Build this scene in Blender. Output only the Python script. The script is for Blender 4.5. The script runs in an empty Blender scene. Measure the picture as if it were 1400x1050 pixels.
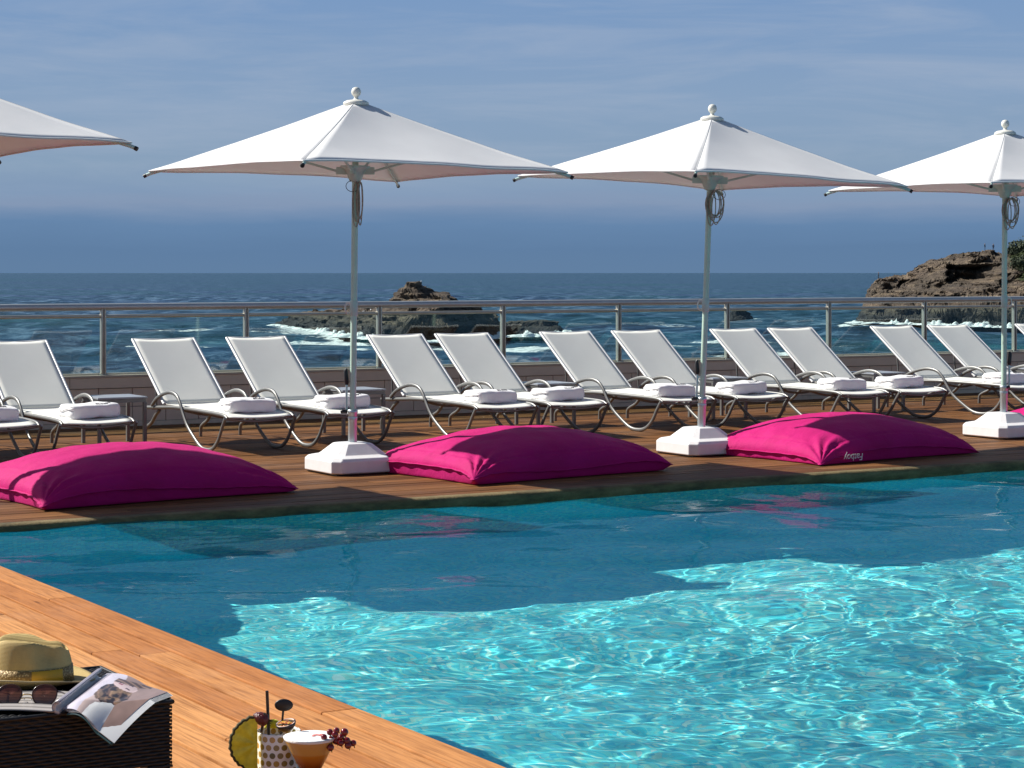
import bpy, bmesh, math, random
import numpy as np
from mathutils import Vector, Matrix, noise as mn

random.seed(7)
rng = np.random.default_rng(11)
SC = bpy.context.scene
COL = SC.collection
PI = math.pi

# ------------------------------------------------------------------ camera, world, sun
EYE = 1.6
FPX = 2858.0
YAW = math.radians(59.2)                 # angle of the pool edge (X axis) off the view direction
DX, DY = math.cos(YAW), math.sin(YAW)    # view direction
RX, RY = math.sin(YAW), -math.cos(YAW)   # right direction
cd = bpy.data.cameras.new('Camera')
cam = bpy.data.objects.new('Camera', cd)
COL.objects.link(cam)
cam.location = (0, 0, EYE)
cam.rotation_euler = (math.radians(90), 0, YAW - math.radians(90))
cd.sensor_width = 36
cd.lens = 36 * FPX / 1400
cd.shift_y = -152 / 1400
cd.clip_start = 0.1
cd.clip_end = 200000
SC.camera = cam

SUNV = Vector((-0.77, 0.90, 1.0)).normalized()      # towards the sun
SUN_EL = math.asin(SUNV.z)
SUN_ROT = math.atan2(SUNV.x, SUNV.y)                # Nishita: 0 is +Y, clockwise
ld = bpy.data.lights.new('Sun', 'SUN')
ld.energy = 5.0
ld.angle = math.radians(0.5)
ld.color = (1.0, 0.96, 0.88)
sun = bpy.data.objects.new('Sun', ld)
COL.objects.link(sun)
sun.rotation_euler = (-SUNV).to_track_quat('-Z', 'Y').to_euler()
sun.location = (0, 0, 30)
try:
    ld.cycles.is_caustics_light = True
except Exception as e:
    print('caustics light', e)

world = bpy.data.worlds.new('World')
SC.world = world
world.use_nodes = True
wt = world.node_tree
wt.nodes.clear()
wo = wt.nodes.new('ShaderNodeOutputWorld')
bg = wt.nodes.new('ShaderNodeBackground')
bg.inputs['Strength'].default_value = 0.06
sky = wt.nodes.new('ShaderNodeTexSky')
sky.sky_type = 'NISHITA'
sky.sun_disc = False
sky.sun_elevation = SUN_EL
sky.sun_rotation = SUN_ROT
sky.air_density = 1.0
sky.dust_density = 0.6
sky.ozone_density = 1.6
wt.links.new(bg.outputs[0], wo.inputs['Surface'])


def wnode(t, **k):
    n = wt.nodes.new(t)
    for a, b in k.items():
        setattr(n, a, b)
    return n


# sea-haze and thin cloud near the horizon (by direction)
tc = wnode('ShaderNodeTexCoord')
sep = wnode('ShaderNodeSeparateXYZ')
wt.links.new(tc.outputs['Generated'], sep.inputs[0])
# slow warp so the bank's edge is not a ruler line
mp = wnode('ShaderNodeMapping')
mp.inputs['Scale'].default_value = (5, 5, 40)
wt.links.new(tc.outputs['Generated'], mp.inputs[0])
nz = wnode('ShaderNodeTexNoise')
nz.inputs['Scale'].default_value = 1.5
nz.inputs['Detail'].default_value = 5
nz.inputs['Roughness'].default_value = 0.6
wt.links.new(mp.outputs[0], nz.inputs['Vector'])
warp = wnode('ShaderNodeMath', operation='MULTIPLY_ADD')
warp.inputs[1].default_value = 0.016
warp.inputs[2].default_value = -0.008
wt.links.new(nz.outputs['Fac'], warp.inputs[0])
zz = wnode('ShaderNodeMath', operation='ADD')
wt.links.new(sep.outputs['Z'], zz.inputs[0])
wt.links.new(warp.outputs[0], zz.inputs[1])
ramp = wnode('ShaderNodeValToRGB')
zs = wnode('ShaderNodeMath', operation='MULTIPLY')
zs.inputs[1].default_value = 1 / 0.14
wt.links.new(zz.outputs[0], zs.inputs[0])
wt.links.new(zs.outputs[0], ramp.inputs[0])
K = 1 / 0.06 / 2 ** 0.50


def lin(r, g, b):
    f = lambda c: ((c / 255 + 0.055) / 1.055) ** 2.4 if c > 10 else c / 255 / 12.92
    return (f(r), f(g), f(b), 1)


cr = ramp.color_ramp
stops = [(0.0, (98, 128, 162)), (0.08, (96, 127, 163)), (0.16, (102, 134, 171)), (0.215, (122, 146, 178)), (0.235, (132, 152, 181)),
         (0.27, (130, 154, 184)), (0.36, (137, 161, 187)), (0.6, (136, 162, 193)), (0.95, (122, 154, 195))]
while len(cr.elements) < len(stops):
    cr.elements.new(0.5)
for e, (p, c) in zip(cr.elements, stops):
    e.position = p
    e.color = lin(*c)
sc_ = wnode('ShaderNodeVectorMath', operation='SCALE')
sc_.inputs['Scale'].default_value = K
wt.links.new(ramp.outputs[0], sc_.inputs[0])
# wispy streaks of lighter cloud
mp2 = wnode('ShaderNodeMapping')
mp2.inputs['Scale'].default_value = (3.2, 3.2, 26)
mp2.inputs['Rotation'].default_value = (0.05, 0.03, 0)
wt.links.new(tc.outputs['Generated'], mp2.inputs[0])
nz2 = wnode('ShaderNodeTexNoise')
nz2.inputs['Scale'].default_value = 2.2
nz2.inputs['Detail'].default_value = 9
nz2.inputs['Roughness'].default_value = 0.62
nz2.inputs['Distortion'].default_value = 0.5
wt.links.new(mp2.outputs[0], nz2.inputs['Vector'])
cl = wnode('ShaderNodeMapRange')
cl.inputs['From Min'].default_value = 0.42
cl.inputs['From Max'].default_value = 0.72
wt.links.new(nz2.outputs['Fac'], cl.inputs['Value'])
gate = wnode('ShaderNodeMapRange')
gate.inputs['From Min'].default_value = 0.03
gate.inputs['From Max'].default_value = 0.06
wt.links.new(sep.outputs['Z'], gate.inputs['Value'])
cm = wnode('ShaderNodeMath', operation='MULTIPLY')
wt.links.new(cl.outputs[0], cm.inputs[0])
wt.links.new(gate.outputs[0], cm.inputs[1])
cm2 = wnode('ShaderNodeMath', operation='MULTIPLY')
cm2.inputs[1].default_value = 0.45
wt.links.new(cm.outputs[0], cm2.inputs[0])
mixc = wnode('ShaderNodeMix', data_type='RGBA')
c = lin(172, 184, 203)
mixc.inputs[7].default_value = (c[0] * K, c[1] * K, c[2] * K, 1)
wt.links.new(cm2.outputs[0], mixc.inputs[0])
wt.links.new(sc_.outputs[0], mixc.inputs[6])
hz = wnode('ShaderNodeMapRange', interpolation_type='SMOOTHSTEP')
hz.inputs['From Min'].default_value = 0.13
hz.inputs['From Max'].default_value = 0.26
hz.inputs['To Min'].default_value = 1
hz.inputs['To Max'].default_value = 0
wt.links.new(sep.outputs['Z'], hz.inputs['Value'])
mixw = wnode('ShaderNodeMix', data_type='RGBA')
wt.links.new(hz.outputs[0], mixw.inputs[0])
wt.links.new(sky.outputs[0], mixw.inputs[6])
wt.links.new(mixc.outputs[2], mixw.inputs[7])
wt.links.new(mixw.outputs[2], bg.inputs['Color'])

SC.view_settings.view_transform = 'Standard'
SC.view_settings.look = 'None'
SC.view_settings.exposure = 0.50
SC.view_settings.gamma = 1
SC.render.engine = 'CYCLES'
SC.cycles.use_denoising = True
SC.cycles.max_bounces = 10
SC.cycles.transmission_bounces = 8
SC.cycles.transparent_max_bounces = 16
SC.cycles.caustics_refractive = True
SC.cycles.caustics_reflective = False
SC.cycles.blur_glossy = 0.5
SC.cycles.sample_clamp_indirect = 6.0


def at(px, py, z=0.0):
    """point at height z seen at photo pixel (px, py)"""
    t = (EYE - z) * FPX / (py - 373.0)
    s = (px - 700.0) / FPX * t
    return Vector((DX * t + RX * s, DY * t + RY * s, z))


def st(s, t, z=0.0):
    return Vector((DX * t + RX * s, DY * t + RY * s, z))


# ------------------------------------------------------------------ helpers
def tag(o, label=None, cat=None, group=None, kind=None):
    if label: o['label'] = label
    if cat: o['category'] = cat
    if group: o['group'] = group
    if kind: o['kind'] = kind
    return o


def empty(name, loc=(0, 0, 0), rz=0.0, label=None, cat=None, group=None):
    o = bpy.data.objects.new(name, None)
    COL.objects.link(o)
    o.location = loc
    o.rotation_euler = (0, 0, rz)
    o.empty_display_size = 0.1
    return tag(o, label, cat, group)


def copy_tree(o, parent=None):
    c = o.copy()
    COL.objects.link(c)
    if parent: c.parent = parent
    for ch in list(o.children):
        copy_tree(ch, c)
    return c


class MB:
    def __init__(s):
        s.v, s.f, s.sm, s.pid = [], [], [], []

    def add(s, vs, fs, smooth=False):
        b = len(s.v)
        s.pid += [(s.pid[-1] + 1) if s.pid else 0] * len(vs)
        s.v += [tuple(p) for p in vs]
        s.f += [tuple(i + b for i in f) for f in fs]
        s.sm += [smooth] * len(fs)
        return s

    def box(s, x0, x1, y0, y1, z0, z1, bev=0.0, M=None):
        if bev <= 0:
            vs = [(x, y, z) for z in (z0, z1) for y in (y0, y1) for x in (x0, x1)]
            fs = [(0, 2, 3, 1), (4, 5, 7, 6), (0, 1, 5, 4), (2, 6, 7, 3), (0, 4, 6, 2), (1, 3, 7, 5)]
            if M: vs = [M @ Vector(p) for p in vs]
            return s.add(vs, fs)
        bm = bmesh.new()
        bmesh.ops.create_cube(bm, size=1)
        for v in bm.verts:
            v.co = Vector((x0 + (v.co.x + .5) * (x1 - x0), y0 + (v.co.y + .5) * (y1 - y0), z0 + (v.co.z + .5) * (z1 - z0)))
        bmesh.ops.bevel(bm, geom=bm.edges[:], offset=bev, segments=2, affect='EDGES', profile=0.6)
        bm.verts.index_update()
        vs = [(M @ v.co) if M else v.co.copy() for v in bm.verts]
        fs = [[v.index for v in f.verts] for f in bm.faces]
        bm.free()
        return s.add(vs, fs)

    def tube(s, pts, r, n=10, closed=False, flat=1.0, cap=True, up=Vector((0, 0, 1))):
        pts = [Vector(p) for p in pts]
        m = len(pts)
        rs = r if isinstance(r, (list, tuple)) else [r] * m
        vs, fs = [], []
        pn = None
        for i, p in enumerate(pts):
            if closed:
                d = pts[(i + 1) % m] - pts[i - 1]
            else:
                d = pts[min(i + 1, m - 1)] - pts[max(i - 1, 0)]
            d.normalize()
            if pn is None:
                a = up if abs(d.dot(up)) < 0.95 else Vector((1, 0, 0))
                nn = (a - d * a.dot(d)).normalized()
            else:
                nn = (pn - d * pn.dot(d)).normalized()
            pn = nn
            b = d.cross(nn)
            for k in range(n):
                t = 2 * PI * k / n
                vs.append(p + nn * math.cos(t) * rs[i] + b * math.sin(t) * rs[i] * flat)
        for i in range(m if closed else m - 1):
            for k in range(n):
                a, b2 = i * n + k, i * n + (k + 1) % n
                c2, d2 = ((i + 1) % m) * n + (k + 1) % n, ((i + 1) % m) * n + k
                fs.append((a, b2, c2, d2))
        s.add(vs, fs, True)
        if cap and not closed:
            s.add(vs[:n], [tuple(range(n))[::-1]])
            s.add(vs[-n:], [tuple(range(n))])
        return s

    def lathe(s, prof, c=(0, 0, 0), n=24, M=None, smooth=True, capb=False, capt=False, sy=1.0):
        vs, fs = [], []
        for r, z in prof:
            for k in range(n):
                t = 2 * PI * k / n
                p = Vector((r * math.cos(t), r * sy * math.sin(t), z))
                if M: p = M @ p
                vs.append(p + Vector(c))
        for i in range(len(prof) - 1):
            for k in range(n):
                fs.append((i * n + k, i * n + (k + 1) % n, (i + 1) * n + (k + 1) % n, (i + 1) * n + k))
        s.add(vs, fs, smooth)
        if capb: s.add(vs[:n], [tuple(range(n))[::-1]])
        if capt: s.add(vs[-n:], [tuple(range(n))])
        return s

    def sphere(s, c, r, n=12, sc=(1, 1, 1), M=None):
        prof = [(max(1e-4, r * math.sin(PI * i / n)), -r * math.cos(PI * i / n)) for i in range(n + 1)]
        S = Matrix.Diagonal((*sc, 1))
        if M: S = M @ S
        return s.lathe(prof, c, n * 2 if n < 12 else 20, S.to_3x3())

    def grid(s, P, smooth=True, closeu=False):
        nu, nv = len(P), len(P[0])
        vs = [p for row in P for p in row]
        fs = []
        for i in range(nu - (0 if closeu else 1)):
            for j in range(nv - 1):
                i2 = (i + 1) % nu
                fs.append((i * nv + j, i2 * nv + j, i2 * nv + j + 1, i * nv + j + 1))
        return s.add(vs, fs, smooth)

    def build(s, name, mat, parent=None, kind=None, bevel=0):
        me = bpy.data.meshes.new(name)
        me.from_pydata(s.v, [], s.f)
        me.polygons.foreach_set('use_smooth', s.sm)
        me.update()
        if mat: me.materials.append(mat)
        o = bpy.data.objects.new(name, me)
        COL.objects.link(o)
        if parent: o.parent = parent
        if kind: o['kind'] = kind
        if bevel:
            b = o.modifiers.new('b', 'BEVEL')
            b.width = bevel
            b.segments = 2
            b.limit_method = 'ANGLE'
        return o


def np_mesh(name, V, nu, nv, mat, smooth=True, attrs=None, kind=None, parent=None):
    """grid mesh of nu x nv from array V (nu*nv,3)"""
    me = bpy.data.meshes.new(name)
    I = np.arange((nu - 1) * (nv - 1))
    a = (I // (nv - 1)) * nv + I % (nv - 1)
    F = np.stack([a, a + nv, a + nv + 1, a + 1], 1).astype(np.int32)
    me.vertices.add(len(V))
    me.vertices.foreach_set('co', V.astype(np.float32).ravel())
    me.loops.add(F.size)
    me.loops.foreach_set('vertex_index', F.ravel())
    me.polygons.add(len(F))
    me.polygons.foreach_set('loop_start', np.arange(0, F.size, 4, dtype=np.int32))
    me.polygons.foreach_set('loop_total', np.full(len(F), 4, np.int32))
    me.polygons.foreach_set('use_smooth', np.full(len(F), smooth))
    me.update()
    me.validate()
    for k, arr in (attrs or {}).items():
        at_ = me.attributes.new(k, 'FLOAT', 'POINT')
        at_.data.foreach_set('value', arr.astype(np.float32).ravel())
    me.materials.append(mat)
    o = bpy.data.objects.new(name, me)
    COL.objects.link(o)
    if kind: o['kind'] = kind
    if parent: o.parent = parent
    return o


def hsh(ix, iy, seed):
    h = (ix.astype(np.int64) * 374761393 + iy.astype(np.int64) * 668265263 + seed * 1274126177) & 0xffffffff
    h = ((h ^ (h >> 13)) * 1274126177) & 0xffffffff
    h = h ^ (h >> 16)
    return (h & 0xffffff) / float(0xffffff)


def vnoise(x, y, seed=0):
    ix, iy = np.floor(x), np.floor(y)
    fx, fy = x - ix, y - iy
    fx = fx * fx * (3 - 2 * fx)
    fy = fy * fy * (3 - 2 * fy)
    a, b = hsh(ix, iy, seed), hsh(ix + 1, iy, seed)
    c, d = hsh(ix, iy + 1, seed), hsh(ix + 1, iy + 1, seed)
    return (a * (1 - fx) + b * fx) * (1 - fy) + (c * (1 - fx) + d * fx) * fy


def fbm(x, y, oct=5, seed=0, g=0.5):
    r, a, t = 0, 1.0, 0
    for o in range(oct):
        r = r + a * vnoise(x * 2 ** o + 17.3 * o, y * 2 ** o - 9.1 * o, seed + o)
        t += a
        a *= g
    return r / t


def sstep(x, a=0.0, b=1.0):
    x = np.clip((x - a) / (b - a), 0, 1)
    return x * x * (3 - 2 * x)


# ------------------------------------------------------------------ materials
MATS = {}


class NT:
    def __init__(s, name):
        m = bpy.data.materials.new(name)
        m.use_nodes = True
        s.m, s.t = m, m.node_tree
        s.p = s.t.nodes['Principled BSDF']
        s.out = s.t.nodes['Material Output']
        MATS[name] = m

    def n(s, t, ins=None, **k):
        x = s.t.nodes.new(t)
        for a, b in k.items(): setattr(x, a, b)
        for a, b in (ins or {}).items():
            if isinstance(b, bpy.types.NodeSocket):
                s.t.links.new(b, x.inputs[a])
            else:
                x.inputs[a].default_value = b
        return x

    def l(s, a, b): s.t.links.new(a, b)

    def coord(s, kind='Object', scale=(1, 1, 1), rot=(0, 0, 0)):
        tcn = s.n('ShaderNodeTexCoord')
        return s.n('ShaderNodeMapping', {'Vector': tcn.outputs[kind], 'Scale': scale, 'Rotation': rot}).outputs[0]

    def world(s, scale=(1, 1, 1), rot=(0, 0, 0)):
        g = s.n('ShaderNodeNewGeometry')
        return s.n('ShaderNodeMapping', {'Vector': g.outputs['Position'], 'Scale': scale, 'Rotation': rot}).outputs[0]

    def noise(s, vec, scale=5, detail=4, rough=0.55, dist=0):
        return s.n('ShaderNodeTexNoise', {'Vector': vec, 'Scale': scale, 'Detail': detail, 'Roughness': rough, 'Distortion': dist}).outputs['Fac']

    def ramp(s, fac, stops):
        r = s.n('ShaderNodeValToRGB', {'Fac': fac})
        e = r.color_ramp
        while len(e.elements) < len(stops): e.elements.new(0.5)
        for q, (p, c) in zip(e.elements, stops):
            q.position = p
            q.color = (*c, 1) if len(c) == 3 else c
        return r.outputs[0]

    def mix(s, fac, a, b, mode='MIX'):
        x = s.n('ShaderNodeMix', data_type='RGBA', blend_type=mode)
        for i, v in ((0, fac), (6, a), (7, b)):
            if isinstance(v, bpy.types.NodeSocket): s.l(v, x.inputs[i])
            else: x.inputs[i].default_value = v if i == 0 else ((*v, 1) if len(v) == 3 else v)
        return x.outputs[2]

    def math(s, op, a, b=0.0, c=0.0):
        x = s.n('ShaderNodeMath', operation=op)
        for i, v in enumerate((a, b, c)):
            if isinstance(v, bpy.types.NodeSocket): s.l(v, x.inputs[i])
            else: x.inputs[i].default_value = v
        return x.outputs[0]

    def bump(s, h, strength=0.3, dist=0.01):
        b = s.n('ShaderNodeBump', {'Height': h, 'Strength': strength, 'Distance': dist})
        s.l(b.outputs[0], s.p.inputs['Normal'])
        return b.outputs[0]

    def set(s, **k):
        for a, v in k.items():
            key = {'color': 'Base Color', 'rough': 'Roughness', 'metal': 'Metallic', 'spec': 'Specular IOR Level',
                   'sheen': 'Sheen Weight', 'trans': 'Transmission Weight', 'ior': 'IOR', 'coat': 'Coat Weight', 'alpha': 'Alpha'}[a]
            if isinstance(v, bpy.types.NodeSocket): s.l(v, s.p.inputs[key])
            else: s.p.inputs[key].default_value = (*v, 1) if isinstance(v, tuple) and len(v) == 3 else v
        return s


def simple(name, c, rough=0.5, metal=0.0, var=0.12, vs=8, bs=0.0, bsc=60, **k):
    t = NT(name)
    co = t.coord()
    n = t.noise(co, vs, 5)
    d = tuple(x * (1 - var) for x in c)
    u = tuple(min(1, x * (1 + var)) for x in c)
    t.set(color=t.ramp(n, [(0.3, d), (0.7, u)]), rough=rough, metal=metal, **k)
    if bs: t.bump(t.noise(co, bsc, 3), bs, 0.005)
    return t.m


def wood(name, c1, c2, dark, rough=0.55, rot=0.0, grey=0.2):
    """rot = direction of the boards: grain runs along local X of the mapping"""
    t = NT(name)
    rnd = t.n('ShaderNodeAttribute', attribute_name='rnd').outputs['Fac']
    gw = t.n('ShaderNodeNewGeometry').outputs['Position']
    off = t.n('ShaderNodeCombineXYZ', {'X': t.math('MULTIPLY', rnd, 37.0), 'Y': t.math('MULTIPLY', rnd, 11.0)}).outputs[0]
    pos = t.n('ShaderNodeVectorMath', {0: gw, 1: off}, operation='ADD').outputs[0]
    sw = (lambda a, b: (b, a, 1)) if rot else (lambda a, b: (a, b, 1))
    v = t.n('ShaderNodeMapping', {'Vector': pos, 'Scale': sw(1.0, 14)}).outputs[0]
    g1 = t.noise(v, 2.2, 8, 0.65, 0.6)
    v2 = t.n('ShaderNodeMapping', {'Vector': pos, 'Scale': sw(2.0, 52)}).outputs[0]
    g2 = t.noise(v2, 1.5, 4, 0.6)
    base = t.ramp(rnd, [(0.0, c1), (1.0, c2)])
    col = t.mix(t.math('MULTIPLY', t.n('ShaderNodeMapRange', {'Value': g1, 'From Min': 0.45, 'From Max': 0.75}).outputs[0], 0.6), base, dark)
    col = t.mix(t.math('MULTIPLY', t.n('ShaderNodeMapRange', {'Value': g2, 'From Min': 0.47, 'From Max': 0.66}).outputs[0], 0.55), col, dark)
    # weathered pale / stained patches
    pt = t.noise(t.world((1, 1, 1)), 1.3, 6, 0.7)
    col = t.mix(t.math('MULTIPLY', t.n('ShaderNodeMapRange', {'Value': pt, 'From Min': 0.5, 'From Max': 0.75}).outputs[0], grey), col, tuple(0.5 * x + 0.2 for x in c2))
    vk = t.n('ShaderNodeMapping', {'Vector': pos, 'Scale': sw(1.0, 4)}).outputs[0]
    kn = t.n('ShaderNodeTexVoronoi', {'Vector': vk, 'Scale': 1.7}).outputs['Distance']
    kf = t.n('ShaderNodeMapRange', {'Value': kn, 'From Min': 0.10, 'From Max': 0.03}).outputs[0]
    col = t.mix(t.math('MULTIPLY', kf, 0.6), col, tuple(x * 0.5 for x in dark))
    t.set(color=col, rough=rough, spec=0.15)
    h = t.math('ADD', t.math('MULTIPLY', g1, 0.7), t.math('MULTIPLY', g2, 0.6))
    t.bump(h, 0.35, 0.004)
    return t.m


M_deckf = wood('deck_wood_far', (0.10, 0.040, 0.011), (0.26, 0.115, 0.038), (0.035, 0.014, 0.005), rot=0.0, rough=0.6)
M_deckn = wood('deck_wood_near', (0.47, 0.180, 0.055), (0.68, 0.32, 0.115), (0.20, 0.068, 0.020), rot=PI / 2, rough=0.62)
# mossy nosing board
t = NT('mossy_wood')
co = t.world((1, 1, 3))
n1 = t.noise(co, 4, 7, 0.7)
n2 = t.noise(t.world((1, 1, 1)), 30, 4)
t.set(color=t.mix(t.math('MULTIPLY', n2, 0.3), t.ramp(n1, [(0.3, (0.05, 0.035, 0.016)), (0.5, (0.16, 0.115, 0.045)), (0.7, (0.28, 0.20, 0.09))]), (0.05, 0.06, 0.02)), rough=0.8)
t.bump(n2, 0.6, 0.01)
M_moss = t.m

# pool tile
t = NT('pool_mosaic')
co = t.world()
br = t.n('ShaderNodeTexBrick', {'Vector': co, 'Scale': 1.0, 'Color1': (0.06, 0.78, 0.84, 1), 'Color2': (0.34, 0.97, 0.97, 1), 'Mortar': (0.25, 0.62, 0.66, 1),
                                'Mortar Size': 0.002, 'Brick Width': 0.028, 'Row Height': 0.028, 'Bias': 0.0}, offset=0.0)
v = t.n('ShaderNodeTexWhiteNoise', {'Vector': t.n('ShaderNodeVectorMath', {0: co, 1: (0.028, 0.028, 0.028)}, operation='SNAP').outputs[0]})
mixc_ = t.mix(0.60, br.outputs['Color'], t.ramp(v.outputs['Value'], [(0, (0.01, 0.34, 0.60)), (0.30, (0.04, 0.66, 0.80)), (0.6, (0.15, 0.88, 0.88)), (0.80, (0.30, 0.88, 0.72)), (0.9, (0.62, 0.90, 0.62)), (1, (0.85, 0.95, 0.90))]))
t.set(color=mixc_, rough=0.5)
M_pool = t.m

# pool water: refraction, weakened reflection, blue diffuse painting in scattered light, waves are geometry
t = NT('pool_water')
rf = t.n('ShaderNodeBsdfRefraction', {'IOR': 1.333, 'Roughness': 0.0, 'Color': (0.95, 1.0, 0.98, 1)})
gs = t.n('ShaderNodeBsdfGlossy', {'Roughness': 0.02})
fr = t.n('ShaderNodeFresnel', {'IOR': 1.333})
gl = t.n('ShaderNodeMixShader', {'Fac': t.math('MULTIPLY', fr.outputs[0], 0.32), 1: rf.outputs[0], 2: gs.outputs[0]})
tb = t.n('ShaderNodeBsdfDiffuse', {'Color': (0.0, 0.36, 0.66, 1)})
g2 = t.n('ShaderNodeMixShader', {'Fac': 0.11, 1: gl.outputs[0], 2: tb.outputs[0]})
t.l(g2.outputs[0], t.out.inputs['Surface'])
M_water = t.m

# sea
t = NT('sea_water')
foam = t.n('ShaderNodeAttribute', attribute_name='foam').outputs['Fac']
pos = t.world((1, 1, 1), (0, 0, -YAW))
n1 = t.noise(t.n('ShaderNodeMapping', {'Vector': pos, 'Scale': (0.22, 0.13, 0.2)}).outputs[0], 1.0, 8, 0.65, 0.4)
n2 = t.noise(t.n('ShaderNodeMapping', {'Vector': pos, 'Scale': (1.4, 0.6, 1)}).outputs[0], 1.0, 6, 0.7)
big = t.noise(t.n('ShaderNodeMapping', {'Vector': pos, 'Scale': (0.01, 0.004, 0.01)}).outputs[0], 1.0, 6, 0.6)
wcol = t.ramp(n1, [(0.36, (0.003, 0.012, 0.034)), (0.5, (0.018, 0.050, 0.115)), (0.64, (0.13, 0.21, 0.32))])
wcol = t.mix(t.n('ShaderNodeMapRange', {'Value': big, 'From Min': 0.4, 'From Max': 0.65}).outputs[0], wcol, t.mix(0.6, wcol, (0.015, 0.075, 0.085)))
ff = t.math('ADD', foam, t.math('MULTIPLY', t.math('SUBTRACT', n2, 0.5), 1.5))
fm = t.n('ShaderNodeMapRange', {'Value': ff, 'From Min': 0.42, 'From Max': 0.62}).outputs[0]
t.set(color=t.mix(fm, wcol, (0.78, 0.82, 0.83)), rough=t.math('MULTIPLY_ADD', fm, 0.3, 0.45), spec=0.13, ior=1.33)
t.bump(t.math('ADD', n1, t.math('MULTIPLY', n2, 0.35)), 0.8, 1.4)
M_sea = t.m

# rock
t = NT('coastal_rock')
pos = t.world()
warp_ = t.noise(t.world((0.03, 0.03, 0.03)), 1.0, 4)
sepz = t.n('ShaderNodeSeparateXYZ', {'Vector': pos}).outputs['Z']
zz_ = t.math('ADD', sepz, t.math('MULTIPLY', warp_, 6.0))
strat = t.noise(t.n('ShaderNodeCombineXYZ', {'Z': zz_}).outputs[0], 1.3, 5, 0.7)
n1 = t.noise(t.world((0.25, 0.25, 0.9)), 1.0, 8, 0.7)
n2 = t.noise(t.world((1.2, 1.2, 3.5)), 1.0, 6, 0.7)
c = t.mix(0.5, t.ramp(strat, [(0.3, (0.03, 0.024, 0.022)), (0.45, (0.11, 0.08, 0.06)), (0.56, (0.30, 0.225, 0.15)), (0.66, (0.06, 0.045, 0.04))]),
          t.ramp(n1, [(0.38, (0.02, 0.017, 0.018)), (0.5, (0.10, 0.075, 0.058)), (0.62, (0.34, 0.27, 0.18))]))
c = t.mix(t.n('ShaderNodeMapRange', {'Value': t.math('ADD', sepz, t.math('MULTIPLY', n1, 3.0)), 'From Min': -5.6, 'From Max': -7.6}).outputs[0], c, (0.035, 0.032, 0.035))
bigt = t.noise(t.world((0.06, 0.06, 0.16)), 1.0, 5, 0.6)
c = t.mix(t.math('MULTIPLY', t.n('ShaderNodeMapRange', {'Value': bigt, 'From Min': 0.62, 'From Max': 0.42}).outputs[0], 0.6), c, (0.055, 0.048, 0.04))
veg = t.n('ShaderNodeAttribute', attribute_name='veg').outputs['Fac']
vf = t.n('ShaderNodeMapRange', {'Value': t.math('ADD', veg, t.math('SUBTRACT', n2, 0.5)), 'From Min': 0.45, 'From Max': 0.6}).outputs[0]
c = t.mix(vf, c, t.ramp(n2, [(0.35, (0.015, 0.03, 0.01)), (0.65, (0.07, 0.09, 0.03))]))
t.set(color=c, rough=0.85, spec=0.25)
t.bump(t.math('ADD', n1, t.math('MULTIPLY', n2, 0.5)), 1.0, 1.2)
M_rock = t.m

M_foam = simple('sea_foam', (0.8, 0.83, 0.84), 0.9, var=0.1, vs=1.5)


def fabric_mat(name, c, trans=0.35, weave=900, rough=0.9, bs=0.12, tr_c=None):
    t = NT(name)
    co = t.coord()
    n = t.noise(co, 3, 5)
    w = t.noise(co, weave, 2)
    col = t.ramp(n, [(0.3, tuple(x * 0.95 for x in c)), (0.7, c)])
    t.set(color=col, rough=rough, spec=0.2)
    nb = t.bump(t.math('ADD', t.math('MULTIPLY', w, 0.3), n), bs, 0.01)
    tr = t.n('ShaderNodeBsdfTranslucent', {'Color': (*(tr_c or c), 1), 'Normal': nb})
    mx = t.n('ShaderNodeMixShader', {'Fac': trans, 1: t.p.outputs[0], 2: tr.outputs[0]})
    t.l(mx.outputs[0], t.out.inputs['Surface'])
    return t.m


M_canopy = fabric_mat('canopy_fabric', (0.86, 0.86, 0.87), 0.20, tr_c=(0.70, 0.77, 0.73))
M_sling = fabric_mat('sling_fabric', (0.87, 0.87, 0.81), 0.14, weave=500, tr_c=(0.8, 0.8, 0.76))
M_metal = simple('taupe_aluminium', (0.20, 0.20, 0.195), 0.4, 0.4, var=0.06)
M_whitemetal = simple('white_frame_edge', (0.72, 0.72, 0.72), 0.4, 0.2, var=0.05)
M_pole = simple('pole_green_aluminium', (0.50, 0.68, 0.57), 0.35, 0.05, var=0.06, vs=3)
M_hub = simple('hub_plastic', (0.50, 0.66, 0.60), 0.45, var=0.12)
M_steel = simple('galvanised_sleeve', (0.50, 0.56, 0.58), 0.34, 0.7, var=0.08)
M_black = simple('black_plastic', (0.012, 0.012, 0.013), 0.4)
M_plastic = simple('white_base_plastic', (0.80, 0.79, 0.79), 0.42, var=0.04, vs=14, bs=0.05)
M_finial = simple('cream_finial', (0.74, 0.73, 0.66), 0.45, var=0.06)
M_rope = simple('grey_rope', (0.36, 0.36, 0.30), 0.9, var=0.3, vs=60)
M_railm = simple('rail_steel', (0.50, 0.51, 0.50), 0.36, 0.5, var=0.06)
M_post = simple('post_steel', (0.50, 0.48, 0.42), 0.32, 0.6, var=0.08)
M_coping = simple('stone_coping', (0.55, 0.49, 0.40), 0.7, var=0.1, bs=0.2)
M_trim = simple('pale_trim', (0.72, 0.66, 0.52), 0.5, var=0.08)
M_table = simple('grey_table_top', (0.36, 0.38, 0.42), 0.35, 0.2, var=0.06)
M_shell = simple('concrete', (0.35, 0.34, 0.32), 0.9, var=0.15, vs=2)

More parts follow.
